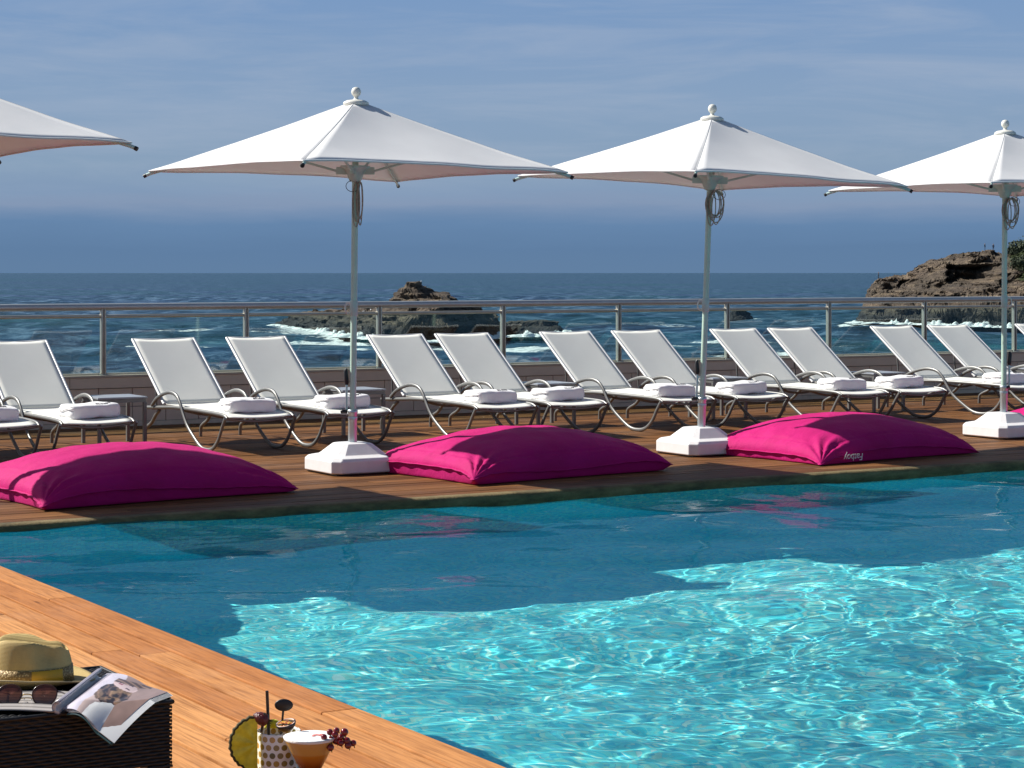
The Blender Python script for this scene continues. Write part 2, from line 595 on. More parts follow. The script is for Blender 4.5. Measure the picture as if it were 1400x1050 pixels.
t = NT('wall_tiles')
co = t.n('ShaderNodeMapping', {'Vector': t.world(), 'Rotation': (PI / 2, 0, 0)}).outputs[0]
n1 = t.noise(t.world(), 6, 6, 0.7)
rn = t.n('ShaderNodeAttribute', attribute_name='rnd').outputs['Fac']
t.set(color=t.mix(t.math('MULTIPLY', n1, 0.3), t.ramp(rn, [(0, (0.78, 0.67, 0.52)), (1, (0.86, 0.75, 0.60))]), (0.42, 0.37, 0.3)), rough=0.6)
t.bump(n1, 0.15, 0.004)
M_wall = t.m

# glass pane
t = NT('rail_glass')
fr = t.n('ShaderNodeLayerWeight', {'Blend': 0.5})
sm = t.noise(t.world((1, 1, 1)), 1.2, 6, 0.7)
tp = t.n('ShaderNodeBsdfTransparent', {'Color': (0.86, 0.95, 0.93, 1)})
gs = t.n('ShaderNodeBsdfGlossy', {'Roughness': 0.03, 'Color': (1, 1, 1, 1)})
df = t.n('ShaderNodeBsdfDiffuse', {'Color': (0.6, 0.66, 0.66, 1)})
m1 = t.n('ShaderNodeMixShader', {'Fac': t.math('MULTIPLY_ADD', t.math('POWER', fr.outputs['Facing'], 4.0), 0.6, 0.05), 1: tp.outputs[0], 2: gs.outputs[0]})
m2 = t.n('ShaderNodeMixShader', {'Fac': t.n('ShaderNodeMapRange', {'Value': sm, 'From Min': 0.5, 'From Max': 0.8, 'To Max': 0.14}).outputs[0], 1: m1.outputs[0], 2: df.outputs[0]})
t.l(m2.outputs[0], t.out.inputs['Surface'])
M_glass = t.m

# magenta cushion nylon
t = NT('magenta_nylon')
co = t.coord()
n1 = t.noise(co, 2.5, 5)
n2 = t.noise(co, 9, 7, 0.65, 0.8)
n3 = t.noise(co, 700, 2)
t.set(color=t.ramp(n1, [(0.3, (0.46, 0.004, 0.125)), (0.7, (0.54, 0.006, 0.165))]), rough=0.7, spec=0.15, sheen=0.06)
t.p.inputs['Sheen Tint'].default_value = (1, 0.45, 0.75, 1)
t.bump(t.math('ADD', n2, t.math('MULTIPLY', n3, 0.08)), 0.35, 0.03)
M_pink = t.m
M_white_text = simple('white_print', (0.8, 0.8, 0.8), 0.7)

# terry towel
t = NT('terry_towel')
co = t.coord()
n1 = t.noise(co, 160, 4, 0.7)
n2 = t.noise(co, 12, 4)
t.set(color=t.ramp(n2, [(0.3, (0.80, 0.79, 0.80)), (0.7, (0.87, 0.86, 0.86))]), rough=0.95, sheen=0.4)
t.bump(t.math('ADD', t.math('MULTIPLY', n1, 0.5), n2), 0.55, 0.012)
M_towel = t.m
M_thread = simple('grey_thread', (0.12, 0.12, 0.13), 0.8)


def add_rnd(o, mbx):
    """one random value per piece (board, tile)"""
    a = o.data.attributes.new('rnd', 'FLOAT', 'POINT')
    ids = np.array(mbx.pid)
    vals = np.random.default_rng(3).random(int(ids.max()) + 1)[ids]
    a.data.foreach_set('value', vals.astype(np.float32))


# ------------------------------------------------------------------ sea, rocks, headland
SEA = EYE - 12.0


def island(name, tip, prof, front, deep, seed, nu, nt, label, cat, veg=None, cliff=0.55, back=0.5, kk=1.0, rec=None, jag=0.5):
    us = np.linspace((tip[0] - 700) / FPX, (tip[1] - 700) / FPX, nu)
    pxs = us * FPX + 700
    tf = np.interp(pxs, [p[0] for p in front], [p[1] for p in front])
    tt = -4 + (deep + 4) * np.linspace(0, 1, nt) ** 1.7
    U = np.repeat(us[:, None], nt, 1)
    D = np.repeat(tt[None, :], nu, 0)
    T = tf[:, None] + D
    S = U * T
    py = np.interp(pxs, [p[0] for p in prof], [p[1] for p in prof])
    Tr = tf + deep * 0.35
    H = (12 - (py - 373) * Tr / FPX)[:, None]
    nse = fbm(S / 9, T / 9, 5, seed)
    w = (nse - 0.5) * 9
    rise = cliff * sstep(D + w, 0, 3.0) + (1 - cliff) * sstep(D + w * 1.5, 3, deep * 0.38)
    fall = 1 - sstep(D, deep * back, deep * 0.97)
    h = -1.5 + (H + 1.5) * rise * fall
    h = h + (fbm(S / 5, T / 5, 5, seed + 9) - 0.5) * 2.2 * rise * fall * np.clip(H / 6, 0.3, 1)
    # strata: soft terraces
    k = kk
    q = h / k + 0.5 * fbm(S / 25, T / 25, 2, seed + 3) * 3
    qq = np.floor(q) + sstep(q - np.floor(q), 0.55, 0.95)
    h = 0.25 * h + 0.75 * (qq * k - 0.5 * fbm(S / 25, T / 25, 2, seed + 3) * 3 * k)
    h = h + (fbm(S / 1.6, T / 1.6, 4, seed + 21) - 0.5) * 1.5 * jag
    jit = (fbm(S / 3, h / 1.2 + 50, 4, seed + 31) - 0.5) * 7 + (fbm(S / 14, h / 3 + 9, 3, seed + 35) - 0.5) * 8
    T2 = T + jit * sstep(h, -1, 2)
    if rec: T2 = T2 + rec(pxs[:, None] + 0 * D, h)
    S2 = S + (fbm(T / 3, h / 1.2, 3, seed + 41) - 0.5) * 2.5
    V = np.stack([DX * T2 + RX * S2, DY * T2 + RY * S2, SEA + h], -1).reshape(-1, 3)
    vg = veg(pxs[:, None] + 0 * D, h, D) if veg else np.zeros_like(h)
    o = np_mesh(name, V, nu, nt, M_rock, False, {'veg': vg})
    tag(o, label, cat)
    return o, (us, tf)


isl_prof = [(372, 448), (385, 438), (400, 431), (430, 426), (480, 423), (505, 415), (530, 410), (545, 404), (553, 396), (562, 388), (572, 384),
            (580, 386), (588, 393), (597, 399), (612, 401), (618, 409), (630, 416), (650, 420), (675, 428), (684, 446)]
isl_front = [(372, 480), (430, 432), (470, 400), (520, 378), (560, 366), (600, 366), (640, 376), (690, 400)]
island('rock_island', (368, 690), isl_prof, isl_front, 48, 5, 420, 150,
       'brown layered rock islet with a small flat topped peak in the sea', 'rock')
island('rock_island', (682, 776), [(682, 455), (692, 440), (700, 437), (740, 438), (762, 440), (776, 458)], [(682, 400), (776, 402)], 26, 15, 150, 70,
       'low flat dark rock ledge just right of the peaked islet', 'rock')
island('sea_rock', (992, 1030), [(992, 434), (1000, 424), (1015, 422), (1024, 428), (1030, 436)], [(992, 560), (1030, 560)], 16, 25, 60, 40,
       'small dark rock awash between the islet and the headland', 'rock')


def hveg(px, h, D):
    return sstep(px, 1368, 1410) * sstep(h, 8.5, 11) * 0.9 + 0.25 * sstep(h, 12, 16)


head_prof = [(1172, 442), (1180, 425), (1188, 402), (1196, 388), (1206, 383), (1222, 381), (1240, 377), (1252, 368), (1266, 361), (1285, 355), (1308, 349), (1330, 347),
             (1352, 347), (1375, 346), (1390, 343), (1420, 338), (1520, 326), (1750, 310)]
head_front = [(1172, 505), (1200, 500), (1260, 490), (1330, 474), (1400, 458), (1750, 400)]
island('headland', (1168, 1750), head_prof, head_front, 90, 33, 760, 240,
       'rocky sandstone headland with scrub on top at the right horizon', 'headland', hveg, cliff=0.5, back=0.8, kk=1.5, jag=1.0,
       rec=lambda px, h: 13 * sstep(px, 1290, 1306) * (1 - sstep(px, 1350, 1372)) * sstep(h, 9.6, 10.2) * (1 - sstep(h, 13.0, 14.2))
       + 7 * sstep(px, 1225, 1236) * (1 - sstep(px, 1250, 1262)) * sstep(h, 8, 8.6) * (1 - sstep(h, 9.6, 10.4)))

# sea surface: polar grid round the terrace
nr, na = 520, 420
r = np.concatenate([np.geomspace(24, 190, 40), np.geomspace(195, 1100, 400), np.geomspace(1150, 90000, 80)])
nr = len(r)
ang = np.linspace(-0.42, 0.42, na)      # round the view direction
R_, A_ = np.meshgrid(r, ang, indexing='ij')
T_ = R_ * np.cos(A_)
S_ = R_ * np.sin(A_)
Z = np.zeros_like(T_)
for i in range(46):
    L = 2.5 * (1.09 ** i)
    th = rng.normal(0.25, 0.5)
    kx, ky = math.sin(th) * 2 * PI / L, math.cos(th) * 2 * PI / L
    ph = rng.random() * 6.28
    res = np.clip(L / (np.maximum(R_ * 0.006, 0.5) * 2.5), 0, 1) ** 2
    aa = 0.011 * L ** 0.75 * res
    w = np.sin(kx * S_ + ky * T_ + ph + 1.5 * fbm(S_ / 60, T_ / 60, 2, 70 + i))
    Z += aa * (2 * np.abs((w + 1) / 2) ** 1.7 - 1)
Z *= 1.1 * np.clip(1.3 - R_ / 1600, 0, 1)
# foam: near every rock front, plus white caps on the crests
U_ = S_ / T_
PX_ = U_ * FPX + 700


def near_front(front, lo, hi, width):
    tf = np.interp(PX_, [p[0] for p in front], [p[1] for p in front])
    d = T_ - tf
    m = np.exp(-np.clip(-d - 1, 0, 999) / width) * (d < 14)
    e = sstep(PX_, lo - 12, lo + 4) * (1 - sstep(PX_, hi - 4, hi + 14))
    return m * e


fo = np.maximum(near_front(isl_front, 368, 690, 15), near_front([(682, 398), (776, 400)], 684, 776, 5))
fo = np.maximum(fo, near_front(head_front, 1150, 1760, 14))
fo = np.maximum(fo, near_front([(990, 558), (1032, 558)], 985, 1035, 12))
big = fbm(S_ / 45, T_ / 110, 4, 5)
st1 = fbm(S_ / 26 + big * 3, T_ / 7, 5, 55)
caps = sstep(st1, 0.57, 0.70) * sstep(big, 0.38, 0.58)
zone = np.clip(1.25 - R_ / 700, 0, 1)
fo2 = np.clip(fo * 1.0 * (0.75 + 0.9 * fbm(S_ / 12, T_ / 12, 3, 3)) + caps * 0.85 * zone, 0, 1)
Z += fo * 0.7 * (fbm(S_ / 4, T_ / 4, 3, 8))
V = np.stack([DX * T_ + RX * S_, DY * T_ + RY * S_, SEA + Z], -1).reshape(-1, 3)
sea = np_mesh('sea', V, nr, na, M_sea, True, {'foam': fo2}, 'structure')
# the rest of the sea, flat, just below
mb = MB()
mb.add([(-9e4, -9e4, SEA - 1.2), (9e4, -9e4, SEA - 1.2), (9e4, 9e4, SEA - 1.2), (-9e4, 9e4, SEA - 1.2)], [(0, 1, 2, 3)])
mb.build('sea', M_sea, kind='structure')


# surf heaped against the rocks (uncountable)
def surf(front, lo, hi, n, seed):
    rr = random.Random(seed)
    mbf = MB()
    for i in range(n):
        px = rr.uniform(lo, hi)
        tf = np.interp(px, [p[0] for p in front], [p[1] for p in front]) - rr.uniform(-1, 5)
        if math.sin(px * 0.11 + seed) + rr.uniform(-0.9, 1.1) < -0.1: continue
        s_ = (px - 700) / FPX * tf
        wd, hg = rr.uniform(0.25, 1.3) * (2.2 if rr.random() < .3 else 1), rr.uniform(0.08, 0.42) * (2.6 if rr.random() < 0.10 else 1)
        c0 = st(s_, tf, SEA - 0.1)
        rot = Matrix.Rotation(YAW - PI / 2, 3, 'Z')
        b = len(mbf.v)
        nn, mm = 7, 4
        vs, fs = [], []
        for a in range(mm + 1):
            for k in range(nn):
                th = 2 * PI * k / nn
                rad = math.cos(a / mm * PI / 2) * (0.7 + 0.6 * rr.random())
                vs.append(c0 + rot @ Vector((wd * rad * math.cos(th), 0.6 * rad * math.sin(th), hg * math.sin(a / mm * PI / 2) * (0.6 + 0.7 * rr.random()))))
        for a in range(mm):
            for k in range(nn):
                fs.append((a * nn + k, a * nn + (k + 1) % nn, (a + 1) * nn + (k + 1) % nn, (a + 1) * nn + k))
        mbf.add(vs, fs, True)
    return mbf


for i, (fr_, lo, hi, n) in enumerate([(isl_front, 372, 690, 900), ([(682, 398), (776, 400)], 684, 776, 160), (head_front, 1165, 1560, 1300)]):
    o = surf(fr_, lo, hi, n, 3 + i).build('surf', M_foam, kind='stuff')
    tag(o, ['white surf breaking along the foot of the peaked islet', 'white surf along the low dark ledge', 'white surf along the foot of the headland'][i], 'surf')

# scrub on the headland: leaf clumps
t = NT('scrub_leaves')
rn = t.noise(t.world((1, 1, 1)), 0.8, 4)
t.set(color=t.ramp(rn, [(0.3, (0.015, 0.028, 0.012)), (0.7, (0.05, 0.065, 0.028))]), rough=0.8)
M_leaf = t.m
M_bark = simple('bark', (0.12, 0.09, 0.06), 0.9)


def bush(px, py, tdist, w, h, label, seed, cnt=900):
    rr = random.Random(seed)
    zb = EYE - (py - 373) * tdist / FPX
    base = st((px - 700) / FPX * tdist, tdist, zb)
    root = empty('shrub', base, 0, label, 'shrub', 'shrubs on the headland')
    lobes = [(Vector((rr.uniform(-1, 1) * w * 0.35, rr.uniform(-1, 1) * w * 0.3, h * rr.uniform(0.4, 0.75))), rr.uniform(0.28, 0.45)) for _ in range(9)]
    mbf = MB()
    for i in range(cnt):
        c, rad = rr.choice(lobes)
        d = Vector((rr.gauss(0, 1), rr.gauss(0, 1), rr.gauss(0, 1))).normalized()
        p = c + Vector((d.x * w * rad, d.y * w * rad, d.z * h * rad)) * rr.uniform(0.75, 1.05)
        n = (d + Vector((rr.gauss(0, .5), rr.gauss(0, .5), rr.gauss(0, .5)))).normalized()
        a = n.orthogonal().normalized() * rr.uniform(0.15, 0.32)
        b = n.cross(a)
        mbf.add([p + a, p + b, p - a, p - b], [(0, 1, 2, 3)])
    mbf.build('crown', M_leaf, root)
    mt = MB()
    for k in range(4):
        c, rad = lobes[k]
        mt.tube([(0, 0, -1.0), c * 0.5, c], [0.16, 0.1, 0.04], 6)
    mt.build('trunk', M_bark, root)
    return root


bush(1404, 355, 492, 7.0, 4.4, 'largest dark green shrub at the top of the headland', 1, 1600)
bush(1389, 352, 495, 4.5, 2.6, 'smaller shrub at the crest just left of the largest one', 2, 700)
bush(1398, 372, 478, 6, 3.4, 'green shrub on the slope below the largest one', 3, 900)
bush(1420, 350, 488, 8, 5, 'tall shrub behind the largest one at the picture edge', 4, 900)


# tiny walkers on the headland
def skin_person(name, loc, rz, mat, pose, label):
    me = bpy.data.meshes.new(name)
    P = dict(pel=(0, 0, .92), chest=(0, -.01, 1.28), neck=(0, -.01, 1.45), head=(0, -.03, 1.60), top=(0, -.02, 1.72),
             lh=(.10, 0, .88), lk=(.12, -.04 + pose * .1, .48), la=(.13, .02 + pose * .16, .08), lt=(.13, -.12 + pose * .16, .03),
             rh=(-.10, 0, .88), rk=(-.12, -.04 - pose * .1, .48), ra=(-.13, .02 - pose * .16, .08), rt=(-.13, -.12 - pose * .16, .03),
             ls=(.19, 0, 1.38), le=(.25, .02, 1.10), lw=(.24, -.08, .86), rs=(-.19, 0, 1.38), re=(-.25, .02, 1.10), rw=(-.24, -.08, .86))
    R = dict(pel=.15, chest=.15, neck=.06, head=.10, top=.06, lh=.09, lk=.06, la=.04, lt=.03, rh=.09, rk=.06, ra=.04, rt=.03, ls=.06, le=.045, lw=.035, rs=.06, re=.045, rw=.035)
    ks = list(P)
    E = [('pel', 'chest'), ('chest', 'neck'), ('neck', 'head'), ('head', 'top'), ('pel', 'lh'), ('lh', 'lk'), ('lk', 'la'), ('la', 'lt'),
         ('pel', 'rh'), ('rh', 'rk'), ('rk', 'ra'), ('ra', 'rt'), ('chest', 'ls'), ('ls', 'le'), ('le', 'lw'), ('chest', 'rs'), ('rs', 're'), ('re', 'rw')]
    me.from_pydata([P[k] for k in ks], [(ks.index(a), ks.index(b)) for a, b in E], [])
    o = bpy.data.objects.new(name, me)
    COL.objects.link(o)
    m = o.modifiers.new('skin', 'SKIN')
    for k, sv in zip(ks, me.skin_vertices[0].data):
        sv.radius = (R[k], R[k] * (0.75 if k in ('pel', 'chest') else 1))
        sv.use_root = (k == 'pel')
    o.modifiers.new('sub', 'SUBSURF').levels = 1
    me.materials.append(mat)
    o.location = loc
    o.rotation_euler = (0, 0, rz)
    return tag(o, label, 'person', 'walkers on the headland')


def person_mat(name, top, legs):
    t = NT(name)
    z = t.n('ShaderNodeSeparateXYZ', {'Vector': t.coord()}).outputs['Z']
    t.set(color=t.ramp(t.math('DIVIDE', z, 2.0), [(0.0, legs), (0.47, top), (0.72, (0.45, 0.28, 0.2)), (0.82, (0.04, 0.03, 0.02))]), rough=0.8)
    t.m.node_tree.nodes[-1]
    for nd in t.t.nodes:
        if nd.type == 'VALTORGB': nd.color_ramp.interpolation = 'CONSTANT'
    return t.m


def on_sight(px, py, td): return st((px - 700) / FPX * td, td, EYE - (py - 373) * td / FPX)


PEOPLE = [(1346.5, 348.5, 495, 0.4, person_mat('dark_clothes', (0.02, 0.02, 0.03), (0.02, 0.02, 0.04)), .6, 'tiny person in dark clothes on the crest, left of the pair near the top'),
          (1358, 347.5, 495, 2.0, person_mat('blue_clothes', (0.03, 0.04, 0.08), (0.03, 0.03, 0.05)), -.5, 'tiny person in dark blue on the crest, right of the pair near the top'),
          (1201, 391, 508, 1.0, person_mat('brown_clothes', (0.06, 0.04, 0.04), (0.03, 0.03, 0.04)), .3, 'tiny person standing alone at the low left end of the headland')]
people_objs = []

# ------------------------------------------------------------------ terrace, pool
PE_Y, PE_X = 13.05, 3.42          # pool edges
DECK_X1 = 34.0
WALL_Y = 20.8
WL = -0.065
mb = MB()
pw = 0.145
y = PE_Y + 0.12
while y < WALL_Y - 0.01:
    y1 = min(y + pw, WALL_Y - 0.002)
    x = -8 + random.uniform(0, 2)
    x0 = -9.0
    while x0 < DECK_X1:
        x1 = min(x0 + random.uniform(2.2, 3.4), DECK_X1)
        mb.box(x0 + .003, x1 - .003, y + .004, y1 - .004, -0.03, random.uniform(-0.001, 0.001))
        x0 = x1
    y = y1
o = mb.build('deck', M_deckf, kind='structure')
add_rnd(o, mb)
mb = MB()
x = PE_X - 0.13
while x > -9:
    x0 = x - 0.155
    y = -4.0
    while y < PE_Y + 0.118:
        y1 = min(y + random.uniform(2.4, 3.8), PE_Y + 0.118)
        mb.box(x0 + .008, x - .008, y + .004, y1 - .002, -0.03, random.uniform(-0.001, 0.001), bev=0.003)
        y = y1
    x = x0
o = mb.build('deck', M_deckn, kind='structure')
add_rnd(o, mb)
# edge boards along the pool
mb = MB()
y = -4.0
while y < PE_Y - .002:
    y1 = min(y + random.uniform(2.2, 3.2), PE_Y - .002)
    mb.box(PE_X - 0.128, PE_X + 0.02, y + .002, y1 - .002, -0.055, 0.004, bev=0.006)
    y = y1
o = mb.build('deck_edge', M_deckn, kind='structure')
add_rnd(o, mb)
# far nosing: top board and mossy face, slightly irregular
mb = MB()
n = 900
xs = np.linspace(PE_X - 0.13, DECK_X1, n)
nzv = fbm(xs * 3, xs * 0, 4, 2)
nz2v = fbm(xs * 9, xs * 0 + 5, 4, 12)
rows = []
for k, (yy, zz0) in enumerate([(0.118, 0.0), (0.02, 0.001), (0.0, -0.006), (-0.012, -0.02), (-0.012, -0.05), (0.0, -0.075), (0.03, -0.12)]):
    rows.append([(xs[i], PE_Y + yy + (0 if k == 0 else (nzv[i] - .5) * 0.02), zz0 + (0 if k < 1 else (nz2v[i] - .5) * (0.014 if k > 3 else 0.006))) for i in range(n)])
mb.grid(rows)
mb.build('deck_nosing', M_moss, kind='structure')
# sub deck (dark underlay)
mb = MB()
mb.box(-9, DECK_X1, PE_Y + .05, WALL_Y + .3, -0.2, -0.034)
mb.box(-9, PE_X - 0.02, -4, PE_Y + .05, -0.2, -0.034)
mb.build('deck_underlay', M_black, kind='structure')
# pool shell
FLOOR = -1.85
mb = MB()
X0, X1, Y0, Y1 = PE_X + 0.01, DECK_X1 - 0.5, -4.0, PE_Y + 0.035
FLOOR_RISE = [(X0, -.70), (X0 + .5, -.74), (X0 + 1.0, -.98), (X0 + 1.8, -1.3), (X0 + 2.6, -1.56), (X0 + 3.6, FLOOR), (X1, FLOOR)]  # floor raised along the left wall, shaped to keep the edge's shadow short
gyy = [Y0, 2, 4, 6, 8, 9.4, 9.8, 10.2, 10.6, 11, 11.4, Y1]
mb.grid([[(x, y_, z + (FLOOR - z) * float(sstep(np.array(y_), 9.4, 11.4))) for y_ in gyy] for x, z in FLOOR_RISE], smooth=True)
mb.add([(X0, Y1, FLOOR), (X1, Y1, FLOOR), (X1, Y1, -.035), (X0, Y1, -.035)], [(0, 1, 2, 3)])
mb.add([(X0, Y0, FLOOR), (X0, Y1, FLOOR), (X0, Y1, -.035), (X0, Y0, -.035)], [(0, 1, 2, 3)])
mb.add([(X1, Y0, FLOOR), (X1, Y1, FLOOR), (X1, Y1, -.035), (X1, Y0, -.035)], [(3, 2, 1, 0)])
mb.add([(X0, Y0, FLOOR), (X1, Y0, FLOOR), (X1, Y0, -.035), (X0, Y0, -.035)], [(3, 2, 1, 0)])
pool = mb.build('pool_shell', M_pool, kind='structure')
# block of the building under the terrace
mb = MB()
mb.box(-9, DECK_X1, -4, WALL_Y + .3, SEA - 2, -2.0)
mb.build('terrace_block', M_shell, kind='structure')
# water surface: real ripples
XA, XB, YA, YB = PE_X + 0.012, 16.5, 3.4, PE_Y + 0.03
nx, ny = 1080, 800
# finer near the eye
gx = np.linspace(XA, XB, nx)
gy = np.linspace(YA, YB, ny)
Xg, Yg = np.meshgrid(gx, gy, indexing='ij')
Zw = np.zeros_like(Xg)
wr = np.random.default_rng(5)
calm = sstep(Yg, 8.8, 11.2)          # quieter in the lee of the edge
for i in range(64):
    L = 0.065 * 1.068 ** i
    th = wr.normal(-0.9, 0.9)
    kx, ky = math.cos(th) * 2 * PI / L, math.sin(th) * 2 * PI / L
    a = 0.00034 * (L / 0.3) ** 1.2 * (1.12 if 0.17 < L < 0.8 else (0.78 if L < 0.17 else 0.95))
    ph = wr.random() * 6.28
    env = 0.35 + 1.1 * fbm(Xg / 1.6 + i, Yg / 1.6 - i, 2, 90 + i % 7)
    amp = a * env * ((1 - 0.45 * calm) if L < 0.5 else 1.35)
    Zw += amp * np.sin(kx * Xg + ky * Yg + ph)
V = np.stack([Xg, Yg, WL + Zw], -1).reshape(-1, 3)
water = np_mesh('pool_water', V, nx, ny, M_water, True, None, 'structure')
mb = MB()
mb.add([(PE_X + .012, -4, WL), (33.3, -4, WL), (33.3, 3.4, WL), (PE_X + .012, 3.4, WL)], [(0, 1, 2, 3)])
mb.add([(16.5, 3.4, WL), (33.3, 3.4, WL), (33.3, PE_Y + .03, WL), (16.5, PE_Y + .03, WL)], [(0, 1, 2, 3)])
w2 = mb.build('pool_water', M_water, kind='structure')
try:
    for o in (water, w2): o.cycles.is_caustics_caster = True
    pool.cycles.is_caustics_receiver = True
except Exception as e:
    print('caustics obj', e)

# ------------------------------------------------------------------ low wall and glass railing
wallr = empty('low_wall', (0, WALL_Y, 0), 0, 'low beige tiled parapet wall under the glass railing', 'wall')
mb = MB()
mb.box(-9, DECK_X1, .022, .28, -0.15, 0.512)
mb.build('wall_core', M_shell, wallr)
mb = MB()
x = -9 + .13
while x < DECK_X1:
    for z0, z1 in ((0.05, 0.20), (0.208, 0.395)):
        o_ = 0 if z0 < .2 else 0.0
        mb.box(x + .004, x + .366, 0.0, .02, z0, z1)
    x += .37
o = mb.build('wall_tiles', M_wall, wallr)
add_rnd(o, mb)
mb = MB()
x = -9
while x < DECK_X1:
    mb.box(x + .003, x + 1.607, -.012, .0215, .403, .512)
    x += 1.61
mb.build('band_course', M_wall, wallr)
add_rnd(bpy.data.objects['band_course'], mb)
mb = MB()
mb.box(-9, DECK_X1, -.02, .30, .514, .535)
mb.build('coping', M_coping, wallr)
mb = MB()
mb.box(-9, DECK_X1, -.006, .018, -.02, .045)
mb.build('skirting', M_trim, wallr)

rail = empty('glass_railing', (0, WALL_Y + .06, .535), 0, 'long steel and glass balustrade on the low wall facing the sea', 'railing')
mb = MB()
mb.tube([(-9, 0, .709), (DECK_X1, 0, .709)], .038, 24)
mb.build('handrail', M_railm, rail)
mb = MB()
mb.tube([(-9, 0, .612), (DECK_X1, 0, .612)], .019, 12)
mb.build('lower_rail', M_post, rail)
mb = MB()
mb.box(-9, DECK_X1, -.012, .012, .002, .022)
mb.build('bottom_channel', M_trim, rail)
px0 = 7.48
k0 = -6
for k in range(k0, 16):
    X = px0 + 1.61 * k
    if X > DECK_X1 - .2: break
    mb = MB()
    mb.box(X - .026, X - .008, -.03, .02, .0, .69, bev=.002)
    mb.box(X + .008, X + .026, -.03, .02, .0, .69, bev=.002)
    mb.box(X - .008, X + .008, -.008, .012, .0, .69)
    p = mb.build('post', M_post, rail)
    mb = MB()
    mb.box(X - .045, X + .045, -.045, .035, .0, .008)
    for sx in (-.036, .036):
        mb.lathe([(0.006, .008), (0.006, .016), (0.0001, .018)], (X + sx, -.03, 0), 8)
    mb.build('foot_plate', M_railm, p)
    mb = MB()
    mb.box(X + .032, X + 1.61 - .032, -.005, .005, .024, .595)
    mb.build('glass_panel', M_glass, rail)
    if k == 0:
        pass

# ------------------------------------------------------------------ sun loungers
LW = 0.67


def cr_path(pts, n=6):
    """Catmull-Rom through pts"""
    P = [Vector(p) for p in pts]
    P = [P[0] * 2 - P[1]] + P + [P[-1] * 2 - P[-2]]
    out = []
    for i in range(1, len(P) - 2):
        for k in range(n):
            t_ = k / n
            a, b, c_, d = P[i - 1], P[i], P[i + 1], P[i + 2]
            out.append(0.5 * ((2 * b) + (c_ - a) * t_ + (2 * a - 5 * b + 4 * c_ - d) * t_ ** 2 + (3 * b - a - 3 * c_ + d) * t_ ** 3))
    out.append(P[-2])
    return out


def make_lounger():
    root = empty('sun_lounger', (0, 0, 0))
    # seat sling: x 0..LW, y 0 (foot) .. 1.5
    P = []
    for i in range(31):
        yy = 1.50 * i / 30
        zc = 0.345 + 0.020 * math.sin(min(1, yy / 1.5) * PI * 0.5) - 0.020 * math.exp(-(yy / .09) ** 2)
        row = []
        for j in range(13):
            u = j / 12
            row.append((0.03 + (LW - .06) * u, yy, zc - 0.012 * math.sin(PI * u)))
        P.append(row)
    mb = MB()
    mb.grid(P)
    o = mb.build('seat', M_sling, root)
    m = o.modifiers.new('s', 'SOLIDIFY'); m.thickness = .006
    # backrest sling
    A, B = Vector((0, 1.50, .372)), Vector((0, 2.33, .955))
    nrm = Vector((0, -(B - A).z, (B - A).y)).normalized()
    P = []
    for i in range(21):
        v_ = i / 20
        c_ = A.lerp(B, v_)
        row = []
        for j in range(13):
            u = j / 12
            row.append(c_ + Vector((0.025 + (LW - .05) * u, 0, 0)) - nrm * 0.010 * math.sin(PI * u) * math.sin(PI * v_) + Vector((0, 0, -0.012 * math.sin(PI * u) * v_ ** 6)))
        P.append(row)
    mb = MB()
    mb.grid(P)
    o = mb.build('backrest', M_sling, root)
    m = o.modifiers.new('s', 'SOLIDIFY'); m.thickness = .006
    mb = MB()
    for x_ in (0.018, LW - .018):
        mb.tube([A + Vector((x_, 0, 0)) - nrm * .004, B + Vector((x_, 0, 0)) - nrm * .004], .015, 8)
    mb.tube([B + Vector((.03, .006, -.004)), B + Vector((LW / 2, .006, -.016)), B + Vector((LW - .03, .006, -.004))], .013, 8)
    mb.tube([A + Vector((.03, .0, -.01)), A + Vector((LW - .03, .0, -.01))], .011, 8)
    mb.build('backrest_frame', M_whitemetal, root)
    mb = MB()
    for x_ in (0.11, LW - .11):
        mb.tube([A.lerp(B, .55) + Vector((x_, .01, -.01)), Vector((x_, 1.93, .30))], .010, 8)
    mb.tube([Vector((.06, 1.93, .30)), Vector((LW - .06, 1.93, .30))], .010, 8)
    mb.tube([A.lerp(B, .55) + Vector((.03, .01, -.01)), A.lerp(B, .55) + Vector((LW - .03, .01, -.01))], .009, 8)
    mb.build('backrest_strut', M_metal, root)
    # side rails, cross bars
    mb = MB()
    for x_ in (0.016, LW - .016):
        mb.tube(cr_path([(x_, 0.0, .318), (x_, .12, .345), (x_, .6, .352), (x_, 1.2, .352), (x_, 1.6, .332), (x_, 2.0, .31)]), .017, 8, flat=.75)
    for yy, sag, zz0 in ((.03, .03, .315), (.55, .06, .34), (1.1, .06, .34), (1.96, .0, .31)):
        mb.tube([(0.02 + (LW - .04) * k / 8, yy, zz0 - sag * math.sin(PI * k / 8)) for k in range(9)], .012, 8)
    mb.build('frame', M_metal, root)
    for x_ in (-0.004, LW + .004):
        mb = MB()
        mb.tube(cr_path([(x_, .0, .325), (x_, .07, .24), (x_, .16, .12), (x_, .28, .04), (x_, .42, .018), (x_, .56, .035), (x_, .72, .11), (x_, .87, .20), (x_, .97, .30),
                         (x_, 1.05, .40), (x_, 1.14, .465), (x_, 1.27, .488), (x_, 1.42, .475), (x_, 1.62, .42), (x_, 1.76, .345)]), .0185, 10, flat=.72)
        mb.build('arm_leg', M_metal, root)
    for x_ in (0.05, LW - .05):
        mb = MB()
        mb.tube(cr_path([(x_, 1.70, .30), (x_, 1.80, .245), (x_, 1.90, .17), (x_, 2.00, .13), (x_, 2.06, .09), (x_, 2.07, .002)], 5), .017, 8)
        mb.build('leg', M_metal, root)
    return root


